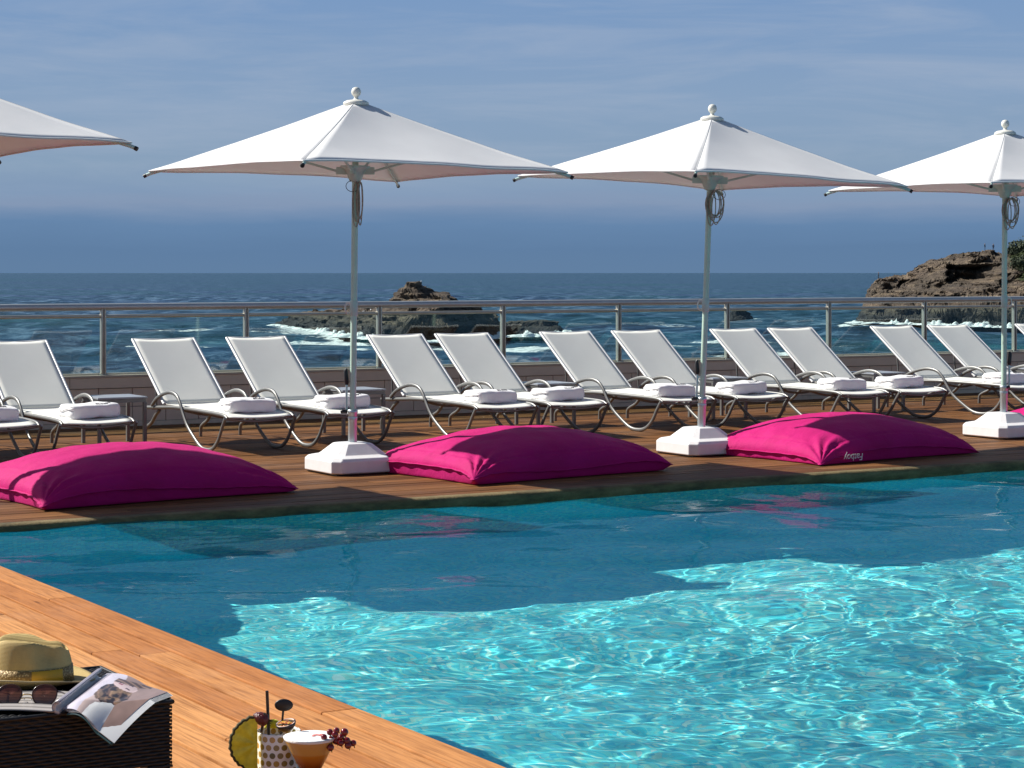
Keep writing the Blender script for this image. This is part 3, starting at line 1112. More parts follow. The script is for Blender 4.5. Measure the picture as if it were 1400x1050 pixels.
PX_L = [4.9, 5.74, 7.23, 8.21, 9.76, 10.57, 11.89, 12.80, 14.15, 14.96, 16.55, 17.44, 18.88, 19.75]
L_LAB = [
    'white sling lounger cut off by the left picture edge',
    'white sling lounger at far left whose raised back meets the picture edge',
    'white sling lounger whose towel has a grey monogram, third from the left edge',
    'white sling lounger just left of the nearest parasol pole, its towel beside that pole',
    'white sling lounger just right of the nearest parasol pole',
    'white sling lounger second to the right of the nearest parasol pole',
    'white sling lounger with a big looping arm in the middle of the row',
    'white sling lounger immediately left of the middle parasol pole',
    'white sling lounger whose back rises directly behind and right of the middle parasol pole',
    'white sling lounger second to the right of the middle parasol pole',
    'white sling lounger with looping arm two places left of the right parasol pole',
    'white sling lounger immediately left of the right parasol pole, in front of the headland surf',
    'white sling lounger right of the right parasol pole, only its back corner in view',
    'white sling lounger beyond the right parasol pole at the picture edge']
proto = make_lounger()
LOUNGERS = []
for i, X in enumerate(PX_L):
    o = proto if i == 0 else copy_tree(proto)
    o.location = (X, 17.03 + random.uniform(-.02, .02), 0)
    o.rotation_euler.z = random.uniform(-.008, .008)
    tag(o, L_LAB[i], 'sun lounger', 'sun loungers in a row before the glass railing')
    LOUNGERS.append(o)


# towels
def make_towel(seed):
    rr = random.Random(seed)
    root = empty('folded_towel', (0, 0, 0))
    # cross-section in y,z : two thick folds with rounded front at -y
    hw, L, hh = 0.238, 0.165, 0.064
    n1_, n2_ = 60, 56
    P = []
    off = Vector((seed * 7.3, seed * 1.7, 0))
    for i in range(n1_ + 1):
        w = -1 + 2 * i / n1_
        xx = math.sin(w * PI / 2)
        e = (1 - abs(xx) ** 16) ** .5 if abs(xx) < 1 else 0
        row = []
        for k in range(n2_):
            a_ = 2 * PI * k / n2_
            ca_, sa_ = math.cos(a_), math.sin(a_)
            yy = (abs(ca_) ** .42) * (1 if ca_ > 0 else -1)
            z_ = (abs(sa_) ** .48) * (1 if sa_ > 0 else -1)
            sc1 = max(e, .02)
            p = Vector((hw * xx, L * yy * (.25 + .75 * sc1 if sc1 > .3 else sc1 * 1.58), hh * z_ * sc1))
            # open folds at the left end and at the back: two soft grooves
            g = math.exp(-((p.z - .006 - .012 * math.cos(p.y * 14 + seed)) / .006) ** 2)
            g2_ = math.exp(-((p.z + .036) / .005) ** 2) + math.exp(-((p.z - .042) / .005) ** 2)
            left = float(sstep(np.array(-xx), .80, .97))
            back = float(sstep(np.array(yy), .6, .95))
            p.x += (.026 * g + .012 * g2_) * left
            p.y -= (.020 * g + .010 * g2_) * back
            # end sags, overall softness
            nz_ = Vector((mn.noise(p * 11 + off), mn.noise(p * 11 + off + Vector((5, 0, 0))), mn.noise(p * 9 + off + Vector((0, 9, 0)))))
            p += nz_ * .012
            p.z += .006 * mn.noise(Vector((p.x * 4 + seed, p.y * 3, 0))) * 2 - .010 * abs(xx) ** 3
            p.z = max(p.z, -hh + .002)
            row.append(p + Vector((0, 0, hh)))
        row.append(row[0])
        P.append(row)
    mb = MB()
    mb.grid(P)
    mb.build('towel_cloth', M_towel, root)
    mb = MB()
    for k in range(6):
        if k == 5 and seed % 2: continue
        xx = .02 + k * .022
        zt = .149
        pts = []
        for a in [2 * PI * j / 8 * (.75 if k % 2 else 1) + k for j in range(8)]:
            qx, qy = xx + .009 * math.cos(a), -L + .050 + .013 * math.sin(a)
            pts.append((qx, qy, min(((v[0] - qx) ** 2 + (v[1] - qy) ** 2, v[2]) for row in P for v in row if v[2] > hh)[1] + .0025))
        mb.tube(pts, .0030, 5)
    mb.build('embroidery', M_thread, root)
    return root


T_LAB = ['folded white towel on the lounger cut off by the left picture edge', 'folded white towel with grey monogram on the far left lounger, above the first cushion',
         'folded white towel on the third lounger from the left edge', 'folded white towel partly hidden by the nearest parasol pole',
         'folded white towel on the lounger just right of the nearest parasol pole', 'folded white towel two loungers right of the nearest parasol pole, above the second cushion',
         'folded white towel on the lounger with the big looping arm in mid row', 'folded white towel just right of the middle parasol pole',
         'folded white towel second to the right of the middle parasol pole', 'folded white towel third to the right of the middle parasol pole',
         'folded white towel just left of the right parasol pole', 'folded white towel right behind the right parasol pole',
         'folded white towel beyond the right parasol pole', 'folded white towel on the last lounger at the right edge']
t_protos = [make_towel(1), make_towel(2)]
used = [False, False]
for i, X in enumerate(PX_L):
    k = i % 2
    if used[k]: o = copy_tree(t_protos[k])
    else:
        o = t_protos[k]; used[k] = True
    o.location = (X + LW / 2 + 0.02 + random.uniform(-.03, .03), 17.42 + random.uniform(-.04, .04), .347)
    o.rotation_euler.z = random.uniform(-.08, .05)
    tag(o, T_LAB[i], 'towel', 'folded towels on the loungers')


# side tables between the pairs
def make_side_table():
    root = empty('side_table', (0, 0, 0))
    w = .24
    mb = MB()
    mb.box(-w, w, -w, w, .430, .448, bev=.004)
    mb.build('table_top', M_table, root)
    mb = MB()
    mb.box(-w + .01, w - .01, -w + .01, -w + .03, .395, .4285)
    mb.box(-w + .01, w - .01, w - .03, w - .01, .395, .4285)
    mb.box(-w + .01, -w + .03, -w + .031, w - .031, .395, .4285)
    mb.box(w - .03, w - .01, -w + .031, w - .031, .395, .4285)
    mb.build('apron', M_metal, root)
    for sx in (-1, 1):
        for sy in (-1, 1):
            mb = MB()
            mb.box(sx * (w - .02) - .016, sx * (w - .02) + .016, sy * (w - .02) - .016, sy * (w - .02) + .016, 0.0, .394, bev=.003)
            mb.build('leg', M_metal, root)
    return root


S_LAB = ['grey square side table between the far left lounger and the third', 'grey square side table behind the nearest parasol pole',
         'grey square side table left of the lounger with the big looping arm in mid row', 'grey square side table behind the middle parasol pole',
         'grey square side table in the second gap right of the middle parasol pole', 'grey square side table behind the right parasol pole']
tp = make_side_table()
for i in range(6):
    xa = PX_L[2 * i + 1] + LW
    xb = PX_L[2 * i + 2]
    o = tp if i == 0 else copy_tree(tp)
    o.location = ((xa + xb) / 2 - 0.0, 18.72, 0)
    tag(o, S_LAB[i], 'side table', 'side tables between the loungers')


# ------------------------------------------------------------------ parasols
def make_umbrella(rope_kind, side):
    root = empty('parasol', (0, 0, 0))
    # base: square with chamfered corners
    def ring(h, c_, z):
        return [(h - c_, -h, z), (h, -h + c_, z), (h, h - c_, z), (h - c_, h, z), (-h + c_, h, z), (-h, h - c_, z), (-h, -h + c_, z), (-h + c_, -h, z)]
    rings = [ring(.285, .05, .012), ring(.305, .06, .02), ring(.305, .06, .112), ring(.285, .06, .135), ring(.225, .05, .148), ring(.215, .048, .150), ring(.125, .03, .235), ring(.09, .03, .240), ring(.04, .01, .241)]
    vs = [p for r_ in rings for p in r_]
    fs = []
    for i in range(len(rings) - 1):
        for k in range(8):
            fs.append((i * 8 + k, i * 8 + (k + 1) % 8, (i + 1) * 8 + (k + 1) % 8, (i + 1) * 8 + k))
    fs.append(tuple(range(8))[::-1])
    fs.append(tuple(range(len(vs) - 8, len(vs))))
    mb = MB().add(vs, fs)
    o = mb.build('base', M_plastic, root, bevel=.006)
    mb = MB()
    mb.box(-.27, .27, -.27, .27, 0, .0115)
    mb.build('base_foot', M_black, o)
    mb = MB()
    mb.lathe([(.036, .235), (.036, .47), (.040, .475), (.040, .50), (.034, .502)], (0, 0, 0), 20, capt=True)
    mb.lathe([(.0375, .42), (.0385, .425), (.0385, .44), (.0375, .445)], (0, 0, 0), 20)
    o = mb.build('sleeve', M_steel, root)
    sx = side
    mb = MB()
    mb.lathe([(.010, -.05), (.018, -.045), (.018, .0), (.010, .005)], (0, 0, 0), 10, Matrix.Rotation(PI / 2, 3, 'Y').to_3x3())
    mb2 = MB()
    mb2.add([(p[0] + sx[0] * .05, p[1] + sx[1] * .05, p[2] + .485) for p in mb.v], mb.f, True)
    mb2.build('clamp_knob', M_black, o)
    mb = MB()
    mb.tube([(0, 0, .50), (0, 0, 2.95)], .026, 18)
    po = mb.build('pole', M_pole, root)
    mb = MB()
    mb.lathe([(.026, 1.255), (.032, 1.26), (.032, 1.375), (.026, 1.38)], (0, 0, 0), 18)
    mb.build('pole_joint', M_hub, po)
    mb = MB()   # cleat ring
    c_ = Vector((sx[0] * .045, sx[1] * .045, 1.315))
    d_ = Vector((sx[0], sx[1], 0)).normalized()
    mb.tube([c_ + d_ * .026 * math.cos(a) + Vector((0, 0, .045 * math.sin(a))) for a in [2 * PI * j / 14 for j in range(14)]], .0075, 6, closed=True)
    mb.build('cleat', M_finial, po)
    mb = MB()   # lever along the pole
    q = Vector((sx[0] * .052, sx[1] * .052, 0))
    mb.tube([q + Vector((0, 0, .50)), q + Vector((0, 0, .74))], .010, 8)
    lv = mb.build('lever', M_steel, root)
    mb = MB()
    mb.tube([q + Vector((0, 0, .70)), q + Vector((0, 0, .72)), q * 1.15 + Vector((0, 0, .81)), q + Vector((0, 0, .83))], [.013, .019, .018, .011], 10)
    mb.build('grip', M_black, lv)
    # canopy: four facets, concave hem
    h, zc, zp = 1.215, 2.410, 2.955
    rings_n, per = 16, 20
    P = []
    Hc = 0.055
    for i in range(4 * per):
        f_, q_ = divmod(i, per)
        v_ = q_ / per
        A_ = [(-1, -1), (1, -1), (1, 1), (-1, 1)][f_]
        B_ = [(1, -1), (1, 1), (-1, 1), (-1, -1)][f_]
        ex, ey = A_[0] + (B_[0] - A_[0]) * v_, A_[1] + (B_[1] - A_[1]) * v_
        nx_, ny_ = -(A_[0] + B_[0]) / 2, -(A_[1] + B_[1]) / 2
        bow = math.sin(PI * v_)
        row = []
        for k in range(rings_n + 1):
            u = k / rings_n
            cx, cy = ex * h + nx_ * .055 * bow, ey * h + ny_ * .055 * bow
            tx, ty = ex * Hc, ey * Hc
            zh = zc + .020 * bow
            pz = zp + (zh - zp) * u
            sag = -0.035 * math.sin(PI * u) * (0.35 + 0.65 * bow) * 1.0
            pz += sag + (mn.noise(Vector((cx * u * 2.1, cy * u * 2.1, 3))) * .012) * u
            row.append((tx + (cx - tx) * u, ty + (cy - ty) * u, pz))
        P.append(row)
    mb = MB()
    # separate smooth groups per facet so that the ridges stay crisp
    for f_ in range(4):
        rows = [P[(f_ * per + q_) % (4 * per)] for q_ in range(per + 1)]
        mb.grid(rows)
    cn = mb.build('canopy', M_canopy, root)
    m = cn.modifiers.new('s', 'SOLIDIFY'); m.thickness = .004
    # hem piping
    mb = MB()
    for f_ in range(4):
        mb.tube([P[(f_ * per + q_) % (4 * per)][-1] for q_ in range(per + 1)], .007, 6)
        # seam along the ridge
        mb.tube([(Vector(P[f_ * per][k]) + Vector((0, 0, .003))) for k in range(rings_n + 1)], .003, 6)
    mb.build('hem', M_canopy, cn)
    # finial
    mb = MB()
    mb.lathe([(.02, 2.93), (.095, 2.945), (.105, 2.958), (.10, 2.972), (.075, 2.985), (.03, 2.992), (.018, 3.0), (.016, 3.015), (.026, 3.022), (.036, 3.036), (.040, 3.053),
              (.036, 3.071), (.026, 3.086), (.010, 3.093), (.0005, 3.094)], (0, 0, 0), 24)
    mb.build('finial', M_finial, root)
    # ribs with curved tip and black cap
    for (a, b) in ((-1, -1), (1, -1), (1, 1), (-1, 1)):
        mb = MB()
        e = h
        pts = [(a * .06, b * .06, zp - .05), (a * e * .5, b * e * .5, (zp + zc) / 2 - .045), (a * e * .92, b * e * .92, zc + .018), (a * e * .985, b * e * .985, zc - .014), (a * e * 1.014, b * e * 1.014, zc - .032)]
        mb.tube(cr_path(pts, 5), .014, 8, flat=.7)
        rb = mb.build('rib', M_hub, root)
        mb = MB()
        mb.tube([(a * e * 1.014, b * e * 1.014, zc - .032), (a * e * 1.026, b * e * 1.026, zc - .043)], .016, 8)
        mb.build('rib_cap', M_black, rb)
        mb = MB()
        mb.tube([(a * .06, b * .06, 2.40), (a * e * .52, b * e * .52, (zp + zc) / 2 - .065)], .010, 8)
        mb.build('strut', M_hub, rb)
    # hub
    mb = MB()
    mb.lathe([(.030, 2.33), (.045, 2.335), (.060, 2.37), (.072, 2.41), (.095, 2.435), (.12, 2.445), (.12, 2.46), (.03, 2.462)], (0, 0, 0), 20)
    for (a, b) in ((-1, -1), (1, -1), (1, 1), (-1, 1)):
        Mx = Matrix.Translation((a * .075, b * .075, 2.42)) @ Matrix.Rotation(math.atan2(b, a), 4, 'Z')
        mb.box(-.04, .05, -.012, .012, -.03, .03, bev=.003, M=Mx)
    mb.build('hub', M_hub, root)
    # rope hank
    mb = MB()
    rr = random.Random(rope_kind * 13 + 2)
    if rope_kind == 0:
        c0 = Vector((.012, -.035, 2.33)); w_, l_ = .022, .34
        loops = 5
    else:
        c0 = Vector((.02, -.04, 2.33)); w_, l_ = .052, .29
        loops = 7
    for k in range(loops):
        ww, ll = w_ * rr.uniform(.6, 1.35), l_ * rr.uniform(.75, 1.08)
        off = rr.uniform(-.02, .03)
        dirx = Vector((RX, RY, 0))
        pts = []
        for j in range(20):
            a = 2 * PI * j / 20
            pts.append(c0 + dirx * (off + ww * math.sin(a)) + Vector((0, 0, -ll / 2 + ll / 2 * math.cos(a))) + Vector((-DX, -DY, 0)) * (.008 * k * .5))
        mb.tube(pts, .0052, 5, closed=True)
    rp = mb.build('rope', M_rope, root)
    mb = MB()
    dirx = Vector((RX, RY, 0)) * (-1 if rope_kind == 0 else 1)
    pts = [c0 + dirx * (.045 + .055 * math.cos(a)) + Vector((-DX, -DY, 0)) * .01 + Vector((0, 0, -.035 + .045 * math.sin(a))) for a in [2 * PI * j / 16 for j in range(16)]]
    mb.tube(pts, .0028, 5, closed=True)
    mb.build('cord_loop', M_black, rp)
    return root


U_SPEC = [  # x, y, rope, side of lever, yaw, lean right (deg), label
    (3.86, 15.02, 1, -1, 5, 0.5, 'white square parasol cut off at the left picture edge'),
    (7.5, 15.09, 0, -1, 6, 0.6, 'largest white square parasol, standing between the first two magenta cushions'),
    (10.90, 15.03, 1, -1, 5, 2.0, 'white square parasol in the middle, standing between second and third cushions'),
    (14.57, 15.07, 1, 1, -3, 0.3, 'white square parasol cut off at the right picture edge, before the headland')]
for (x_, y_, rk, sd, yw, lean, lab) in U_SPEC:
    root = make_umbrella(rk, (RX * sd, RY * sd))
    root.location = (x_, y_, 0)
    # small lean about the view axis
    tilt = Matrix.Rotation(math.radians(lean), 3, Vector((DX, DY, 0)))
    for ch in root.children:
        if ch.name.startswith('base'):
            continue
        zrot = Matrix.Rotation(math.radians(yw), 3, 'Z') if ch.name.split('.')[0] in ('canopy', 'rib', 'hub', 'finial') else Matrix.Identity(3)
        ch.matrix_local = (tilt @ zrot).to_4x4()
        if x_ < 5 and ch.name.split('.')[0] in ('canopy', 'rib', 'hub', 'finial', 'rope', 'cord_loop'):
            ch.location.z += .11
    tag(root, lab, 'parasol', 'white parasols along the pool')


# ------------------------------------------------------------------ magenta cushions
def make_cushion(seed):
    rr = random.Random(seed)
    a, b = 1.0, 0.72
    H = 0.365
    nu, nv = 110, 84
    V = []
    for side in (1, -1):
        for i in range(nu + 1):
            for j in range(nv + 1):
                u, v = -1 + 2 * i / nu, -1 + 2 * j / nv
                U, Vv = math.sin(u * PI / 2 * .999), math.sin(v * PI / 2 * .999)
                eu, ev = 1 - U * U, 1 - Vv * Vv
                th = ((max(0, eu) ** .46) * (max(0, ev) ** .46)) * (1 - .12 * U * U)
                # pincushion outline
                x = a * U * (1 - .075 * (1 - Vv * Vv) * abs(U) ** 3)
                y = b * Vv * (1 - .075 * (1 - U * U) * abs(Vv) ** 3)
                rim = .085 + .02 * math.sin(3 * U + seed) - .055 * (abs(U * Vv)) ** 6
                cd_ = math.sqrt((1 - abs(U)) ** 2 + (1 - abs(Vv)) ** 2)
                an = math.atan2(1 - abs(Vv), 1 - abs(U) + 1e-6)
                wr_ = .011 * math.sin(an * 15 + 2 * mn.noise(Vector((U * 3, Vv * 3, seed)))) * math.exp(-((cd_ - .22) / .2) ** 2)
                wr_ += .010 * mn.noise(Vector((U * 5, Vv * 5, seed + 4)))
                ed_ = min(1 - abs(U), 1 - abs(Vv))
                wr_ -= .007 * math.exp(-((ed_ - .10) / .010) ** 2) + .0025 * math.sin((x + y) * 75) * math.exp(-((ed_ - .07) / .03) ** 2)
                edge = min(1, (min(1 - abs(U), 1 - abs(Vv))) / .06)
                nm = abs(mn.noise(Vector((U * 9 + seed, Vv * 3, 2)))) * .02 * math.exp(-(min(1 - abs(U), 1 - abs(Vv)) / .16) ** 2)
                if side > 0:
                    z = rim + (H - rim) * th + (wr_ - nm) * edge
                else:
                    z = max(.006, rim - .16 * min(1, th * 4))
                V.append((x, y, z))
    n1 = (nu + 1) * (nv + 1)
    F = []
    for s_ in (0, 1):
        for i in range(nu):
            for j in range(nv):
                q = s_ * n1 + i * (nv + 1) + j
                f = (q, q + nv + 1, q + nv + 2, q + 1)
                F.append(f if s_ == 0 else f[::-1])
    mb = MB().add(V, F, True)
    root = empty('floor_cushion', (0, 0, 0))
    c_ = mb.build('cushion_body', M_pink, root)
    # seam flange round the rim
    mbs = MB()
    rim_pts = []
    def idx(i, j): return Vector(V[i * (nv + 1) + j])
    loop = [idx(i, 0) for i in range(nu)] + [idx(nu, j) for j in range(nv)] + [idx(i, nv) for i in range(nu, 0, -1)] + [idx(0, j) for j in range(nv, 0, -1)]
    P = []
    for k, p in enumerate(loop):
        d = Vector((p.x, p.y, 0))
        pv, nx_ = loop[k - 1], loop[(k + 1) % len(loop)]
        tgt = (nx_ - pv)
        tgt.z = 0
        if tgt.length < 1e-6: tgt = Vector((1, 0, 0))
        nn = Vector((tgt.y, -tgt.x, 0)).normalized()
        w_ = .022 + .004 * math.sin(k * .9)
        P.append([p - nn * .004 + Vector((0, 0, .004)), p + nn * w_ + Vector((0, 0, .002 * math.sin(k * .7))), p - nn * .004 - Vector((0, 0, .004))])
    mbs.grid(P, closeu=True)
    mbs.build('seam', M_pink, c_)
    return root


C_SPEC = [(4.52, 13.68, 3, 'magenta floor cushion at the left, largest in view, cut by the picture edge'),
          (7.82, 13.63, 5, 'magenta floor cushion between the two nearest parasol bases'),
          (11.10, 13.58, 8, 'magenta floor cushion with small white lettering on its front seam'),
          (15.0, 14.2, 12, 'magenta floor cushion barely in view at the right edge behind a parasol base')]
for i, (x_, y_, sd, lab) in enumerate(C_SPEC):
    root = make_cushion(sd)
    rz = math.radians([7, 7, 7, 8][i])
    # x_,y_ is where the near left corner stands
    off = Matrix.Rotation(rz, 3, 'Z') @ Vector((.95, .70, 0))
    root.location = (x_ + off.x, y_ + off.y, 0)
    root.rotation_euler.z = rz
    tag(root, lab, 'floor cushion', 'magenta floor cushions along the pool')
    if i == 2:
        cu = bpy.data.curves.new('txt', 'FONT')
        cu.body = 'Fatboy'
        cu.size = .085
        cu.extrude = .0006
        cu.align_x = 'CENTER'
        to = bpy.data.objects.new('txt', cu)
        COL.objects.link(to)
        bpy.context.view_layer.update()
        me = bpy.data.meshes.new_from_object(to)
        bpy.data.objects.remove(to)
        lo = bpy.data.objects.new('lettering', me)
        me.materials.append(M_white_text)
        COL.objects.link(lo)
        lo.parent = root
        lo.location = (-.62, -.738, .082)
        lo.rotation_euler = (math.radians(82), PI, 0)



# ------------------------------------------------------------------ people on the headland: stand them on the rock
bpy.context.view_layer.update()
dg = bpy.context.evaluated_depsgraph_get()
for (px, py, td, rz, mat, pose, lab) in PEOPLE:
    hl = bpy.data.objects['headland']
    best = None
    for k in range(60):
        tq = 462 + k * 1.6
        p = st((px - 700) / FPX * tq, tq)
        ok, loc, nr_, _ = hl.ray_cast(Vector((p.x, p.y, 60)), Vector((0, 0, -1)))
        if ok and (best is None or (loc.z - EYE) / tq > best[0] + 1e-5):
            best = ((loc.z - EYE) / tq, loc.copy())
    p = best[1]
    z = p.z
    skin_person('person', (p.x, p.y, z - .03), rz, mat, pose, lab)


# ------------------------------------------------------------------ foreground: rattan table, hat, glasses, magazine
def Q(px, py, td):
    return st((px - 700) / FPX * td, td, EYE - (py - 373) * td / FPX)


t = NT('black_rattan')
co = t.world()
wv = t.n('ShaderNodeTexWave', {'Vector': co, 'Scale': 14.0, 'Distortion': 1.5}, bands_direction='DIAGONAL').outputs['Fac']
t.set(color=t.mix(wv, (0.004, 0.0035, 0.004), (0.012, 0.010, 0.010)), rough=0.5)
M_rattan = t.m


def weave_panel(mbx, o, eu, ev, lu, lv, n_, seed=0, hole=None):
    """woven sheet: strands along eu, bulging over and under posts along ev"""
    rows = max(2, int(lv / .0085))
    step = .021
    cols = max(2, int(lu / step))
    for r_ in range(rows):
        vv = (r_ + .5) * lv / rows
        P = []
        m_ = cols * 4
        for i in range(m_ + 1):
            u_ = lu * i / m_
            w_ = math.cos(PI * u_ / step + PI * r_) * .0028
            c_ = o + eu * u_ + ev * vv + n_ * w_
            hh = .0037
            P.append([c_ - ev * hh, c_ - ev * hh * .5 + n_ * .0016, c_ + ev * hh * .5 + n_ * .0016, c_ + ev * hh])
        mbx.grid(P)


def rattan_table(name, cx, cy, w, d, ztop, label, cat, apron=.165, fine=True):
    root = empty(name, (cx, cy, 0), 0, label, cat)
    x0, x1, y0, y1 = -w / 2, w / 2, -d / 2, d / 2
    mb = MB()
    mb.box(x0 + .006, x1 - .006, y0 + .006, y1 - .006, ztop - .03, ztop - .007, bev=.006)
    if fine: weave_panel(mb, Vector((x0 + .004, y0 + .004, ztop - .005)), Vector((1, 0, 0)), Vector((0, 1, 0)), w - .008, d - .008, Vector((0, 0, 1)))
    mb.build('table_top', M_rattan, root)
    mb = MB()
    mb.box(x0 + .008, x1 - .008, y0 + .008, y1 - .008, ztop - apron, ztop - .031)
    if fine:
        for (o_, eu, L_, n_) in ((Vector((x0, y0 + .005, 0)), Vector((1, 0, 0)), w, Vector((0, -1, 0))), (Vector((x1 - .005, y0, 0)), Vector((0, 1, 0)), d, Vector((1, 0, 0))),
                                 (Vector((x0 + .005, y0, 0)), Vector((0, 1, 0)), d, Vector((-1, 0, 0))), (Vector((x0, y1 - .005, 0)), Vector((1, 0, 0)), w, Vector((0, 1, 0)))):
            weave_panel(mb, o_ + Vector((0, 0, ztop - apron)), eu, Vector((0, 0, 1)), L_, apron - .004, n_)
    mb.build('apron', M_rattan, root)
    mb = MB()
    for sx, sy in ((x0, y0), (x1, y0), (x1, y1), (x0, y1)):
        pass
    mb.tube([(x0, y0, ztop - .004), (x1, y0, ztop - .004)], .006, 8)
    mb.tube([(x1, y0, ztop - .004), (x1, y1, ztop - .004)], .006, 8)
    mb.tube([(x1, y1, ztop - .004), (x0, y1, ztop - .004)], .006, 8)
    mb.tube([(x0, y1, ztop - .004), (x0, y0, ztop - .004)], .006, 8)
    mb.build('edging', M_rattan, root)
    for sx in (x0 + .035, x1 - .035):
        for sy in (y0 + .035, y1 - .035):
            mb = MB()
            mb.box(sx - .030, sx + .030, sy - .030, sy + .030, 0, ztop - apron - .001, bev=.004)
            if fine:
                for (o_, eu, n_) in ((Vector((sx - .034, sy - .032, 0)), Vector((1, 0, 0)), Vector((0, -1, 0))), (Vector((sx + .032, sy - .034, 0)), Vector((0, 1, 0)), Vector((1, 0, 0)))):
                    weave_panel(mb, o_, eu, Vector((0, 0, 1)), .068, ztop - apron, n_)
            mb.build('leg', M_rattan, root)
    return root


TZ = 0.5
rattan_table('rattan_table', 2.005 - .31, 5.07 + .27, .62, .54, TZ, 'black woven rattan side table in the bottom left corner, carrying a hat and magazine', 'table')
dtc = st(-.405, 3.86)
rattan_table('rattan_table', dtc.x, dtc.y, .40, .40, .56, 'small black rattan table just below the picture carrying the two cocktails', 'table', .1, False)

# straw hat
t = NT('straw')
co = t.coord()
w1 = t.n('ShaderNodeTexWave', {'Vector': co, 'Scale': 95.0, 'Distortion': 0.6}, bands_direction='Z').outputs['Fac']
w2 = t.n('ShaderNodeTexNoise', {'Vector': co, 'Scale': 260.0, 'Detail': 3}).outputs['Fac']
n3 = t.noise(co, 9, 4)
t.set(color=t.mix(t.math('MULTIPLY', w2, 0.5), t.ramp(n3, [(0.3, (0.50, 0.36, 0.13)), (0.7, (0.62, 0.47, 0.19))]), (0.34, 0.22, 0.07)), rough=0.75)
t.bump(t.math('ADD', w1, w2), 0.25, 0.002)
M_straw = t.m
t = NT('gold_braid')
co = t.coord()
ck = t.n('ShaderNodeTexVoronoi', {'Vector': co, 'Scale': 170.0}).outputs['Distance']
t.set(color=t.ramp(ck, [(0.15, (0.60, 0.44, 0.20)), (0.5, (0.24, 0.15, 0.05))]), rough=0.5, metal=0.2)
t.bump(ck, 0.5, 0.002)
M_braid = t.m
M_band_lit = simple('lit_band_yellow', (0.58, 0.33, 0.02), 0.5)
M_trimstraw = simple('brim_binding', (0.42, 0.32, 0.16), 0.6)

hc = st((42 - 700) / FPX * 5.60, 5.60, TZ + .004)
hat = empty('straw_hat', hc, math.atan2(RY, RX) + math.radians(12), 'khaki straw fedora with a gold band lying on the black rattan table', 'hat')
mb = MB()
NU, rows = 96, []
Hh = .118
for i in range(NU):
    th = 2 * PI * i / NU
    c_, s_ = math.cos(th), math.sin(th)
    row = []
    for (v_, rr_) in [(0, 1.0), (.1, .998), (.25, .985), (.4, .97), (.55, .95), (.68, .925), (.8, .90), (.88, .875), (.94, .845), (.98, .80), (1.0, .74), (1.0, .62), (.99, .48), (.98, .34), (.975, .2), (.97, .08), (.97, .001)]:
        ax, ay = .112, .092
        x, y = ax * rr_ * c_, ay * rr_ * s_
        z = Hh * v_
        up = sstep(np.array(v_), .35, .95)
        # centre dent along the length, lower crown to the front
        z -= float(up) * .030 * math.exp(-(y / .028) ** 2) * (1 if rr_ < .86 else .25)
        z -= float(up) * .012 * (x / .112)
        # pinches on both front sides
        pin = math.exp(-((x - .045) / .030) ** 2) * float(sstep(np.array(v_), .30, .8))
        y *= 1 - .36 * pin
        z -= .010 * pin
        row.append((x, y, z))
    rows.append(row)
mb.grid(rows, closeu=True)
o = mb.build('crown', M_straw, hat)
o.modifiers.new('s', 'SUBSURF').levels = 1
o.modifiers['s'].render_levels = 2
mb = MB()
rows, edge = [], []
for i in range(NU):
    th = 2 * PI * i / NU
    c_, s_ = math.cos(th), math.sin(th)
    row = []
    for k in range(9):
        q = k / 8
        x, y = (.111 + .058 * q) * c_, (.091 + .058 * q) * s_
        z = .002 + .022 * q ** 2 * (abs(s_) ** 2) - .002 * q * max(0, c_) + .004 * q + (.018 * q * q * max(0, -c_))
        row.append((x, y, z))
    rows.append(row)
    edge.append(row[-1])
mb.grid(rows, closeu=True)
o = mb.build('brim', M_straw, hat)
o.modifiers.new('s', 'SOLIDIFY').thickness = .0022
mb = MB()
mb.tube(edge, .0022, 6, closed=True)
mb.build('binding', M_trimstraw, o)


def band(a0, a1, z0, z1, off, n=64):
    rows = []
    for i in range(n + 1):
        th = a0 + (a1 - a0) * i / n
        rows.append([((.112 * (1 - .035 * z / .05) + off) * math.cos(th), (.092 * (1 - .035 * z / .05) + off) * math.sin(th), z) for z in (z0, (z0 + z1) / 2, z1)])
    return rows


mb = MB().grid(band(0, 2 * PI, .004, .046, .0025, 96))
bd = mb.build('band', M_braid, hat)
bd.modifiers.new('s', 'SOLIDIFY').thickness = .002
mb = MB().grid(band(math.radians(-88), math.radians(-42), .007, .044, .0042, 20))  # yellow patch on the band: light shining through it, painted as colour
bp = mb.build('lit_band_patch', M_band_lit, bd)
bp.modifiers.new('s', 'SOLIDIFY').thickness = .0012

# magazine: rolled left leaf, picture leaf, page block
t = NT('glossy_print')
ca = t.n('ShaderNodeAttribute', attribute_name='Col').outputs['Color']
t.set(color=ca, rough=0.28, spec=0.4)
M_print = t.m
M_paper = simple('paper', (0.74, 0.73, 0.72), 0.6, var=0.04)
M_cover = simple('teal_cover', (0.02, 0.07, 0.08), 0.4)


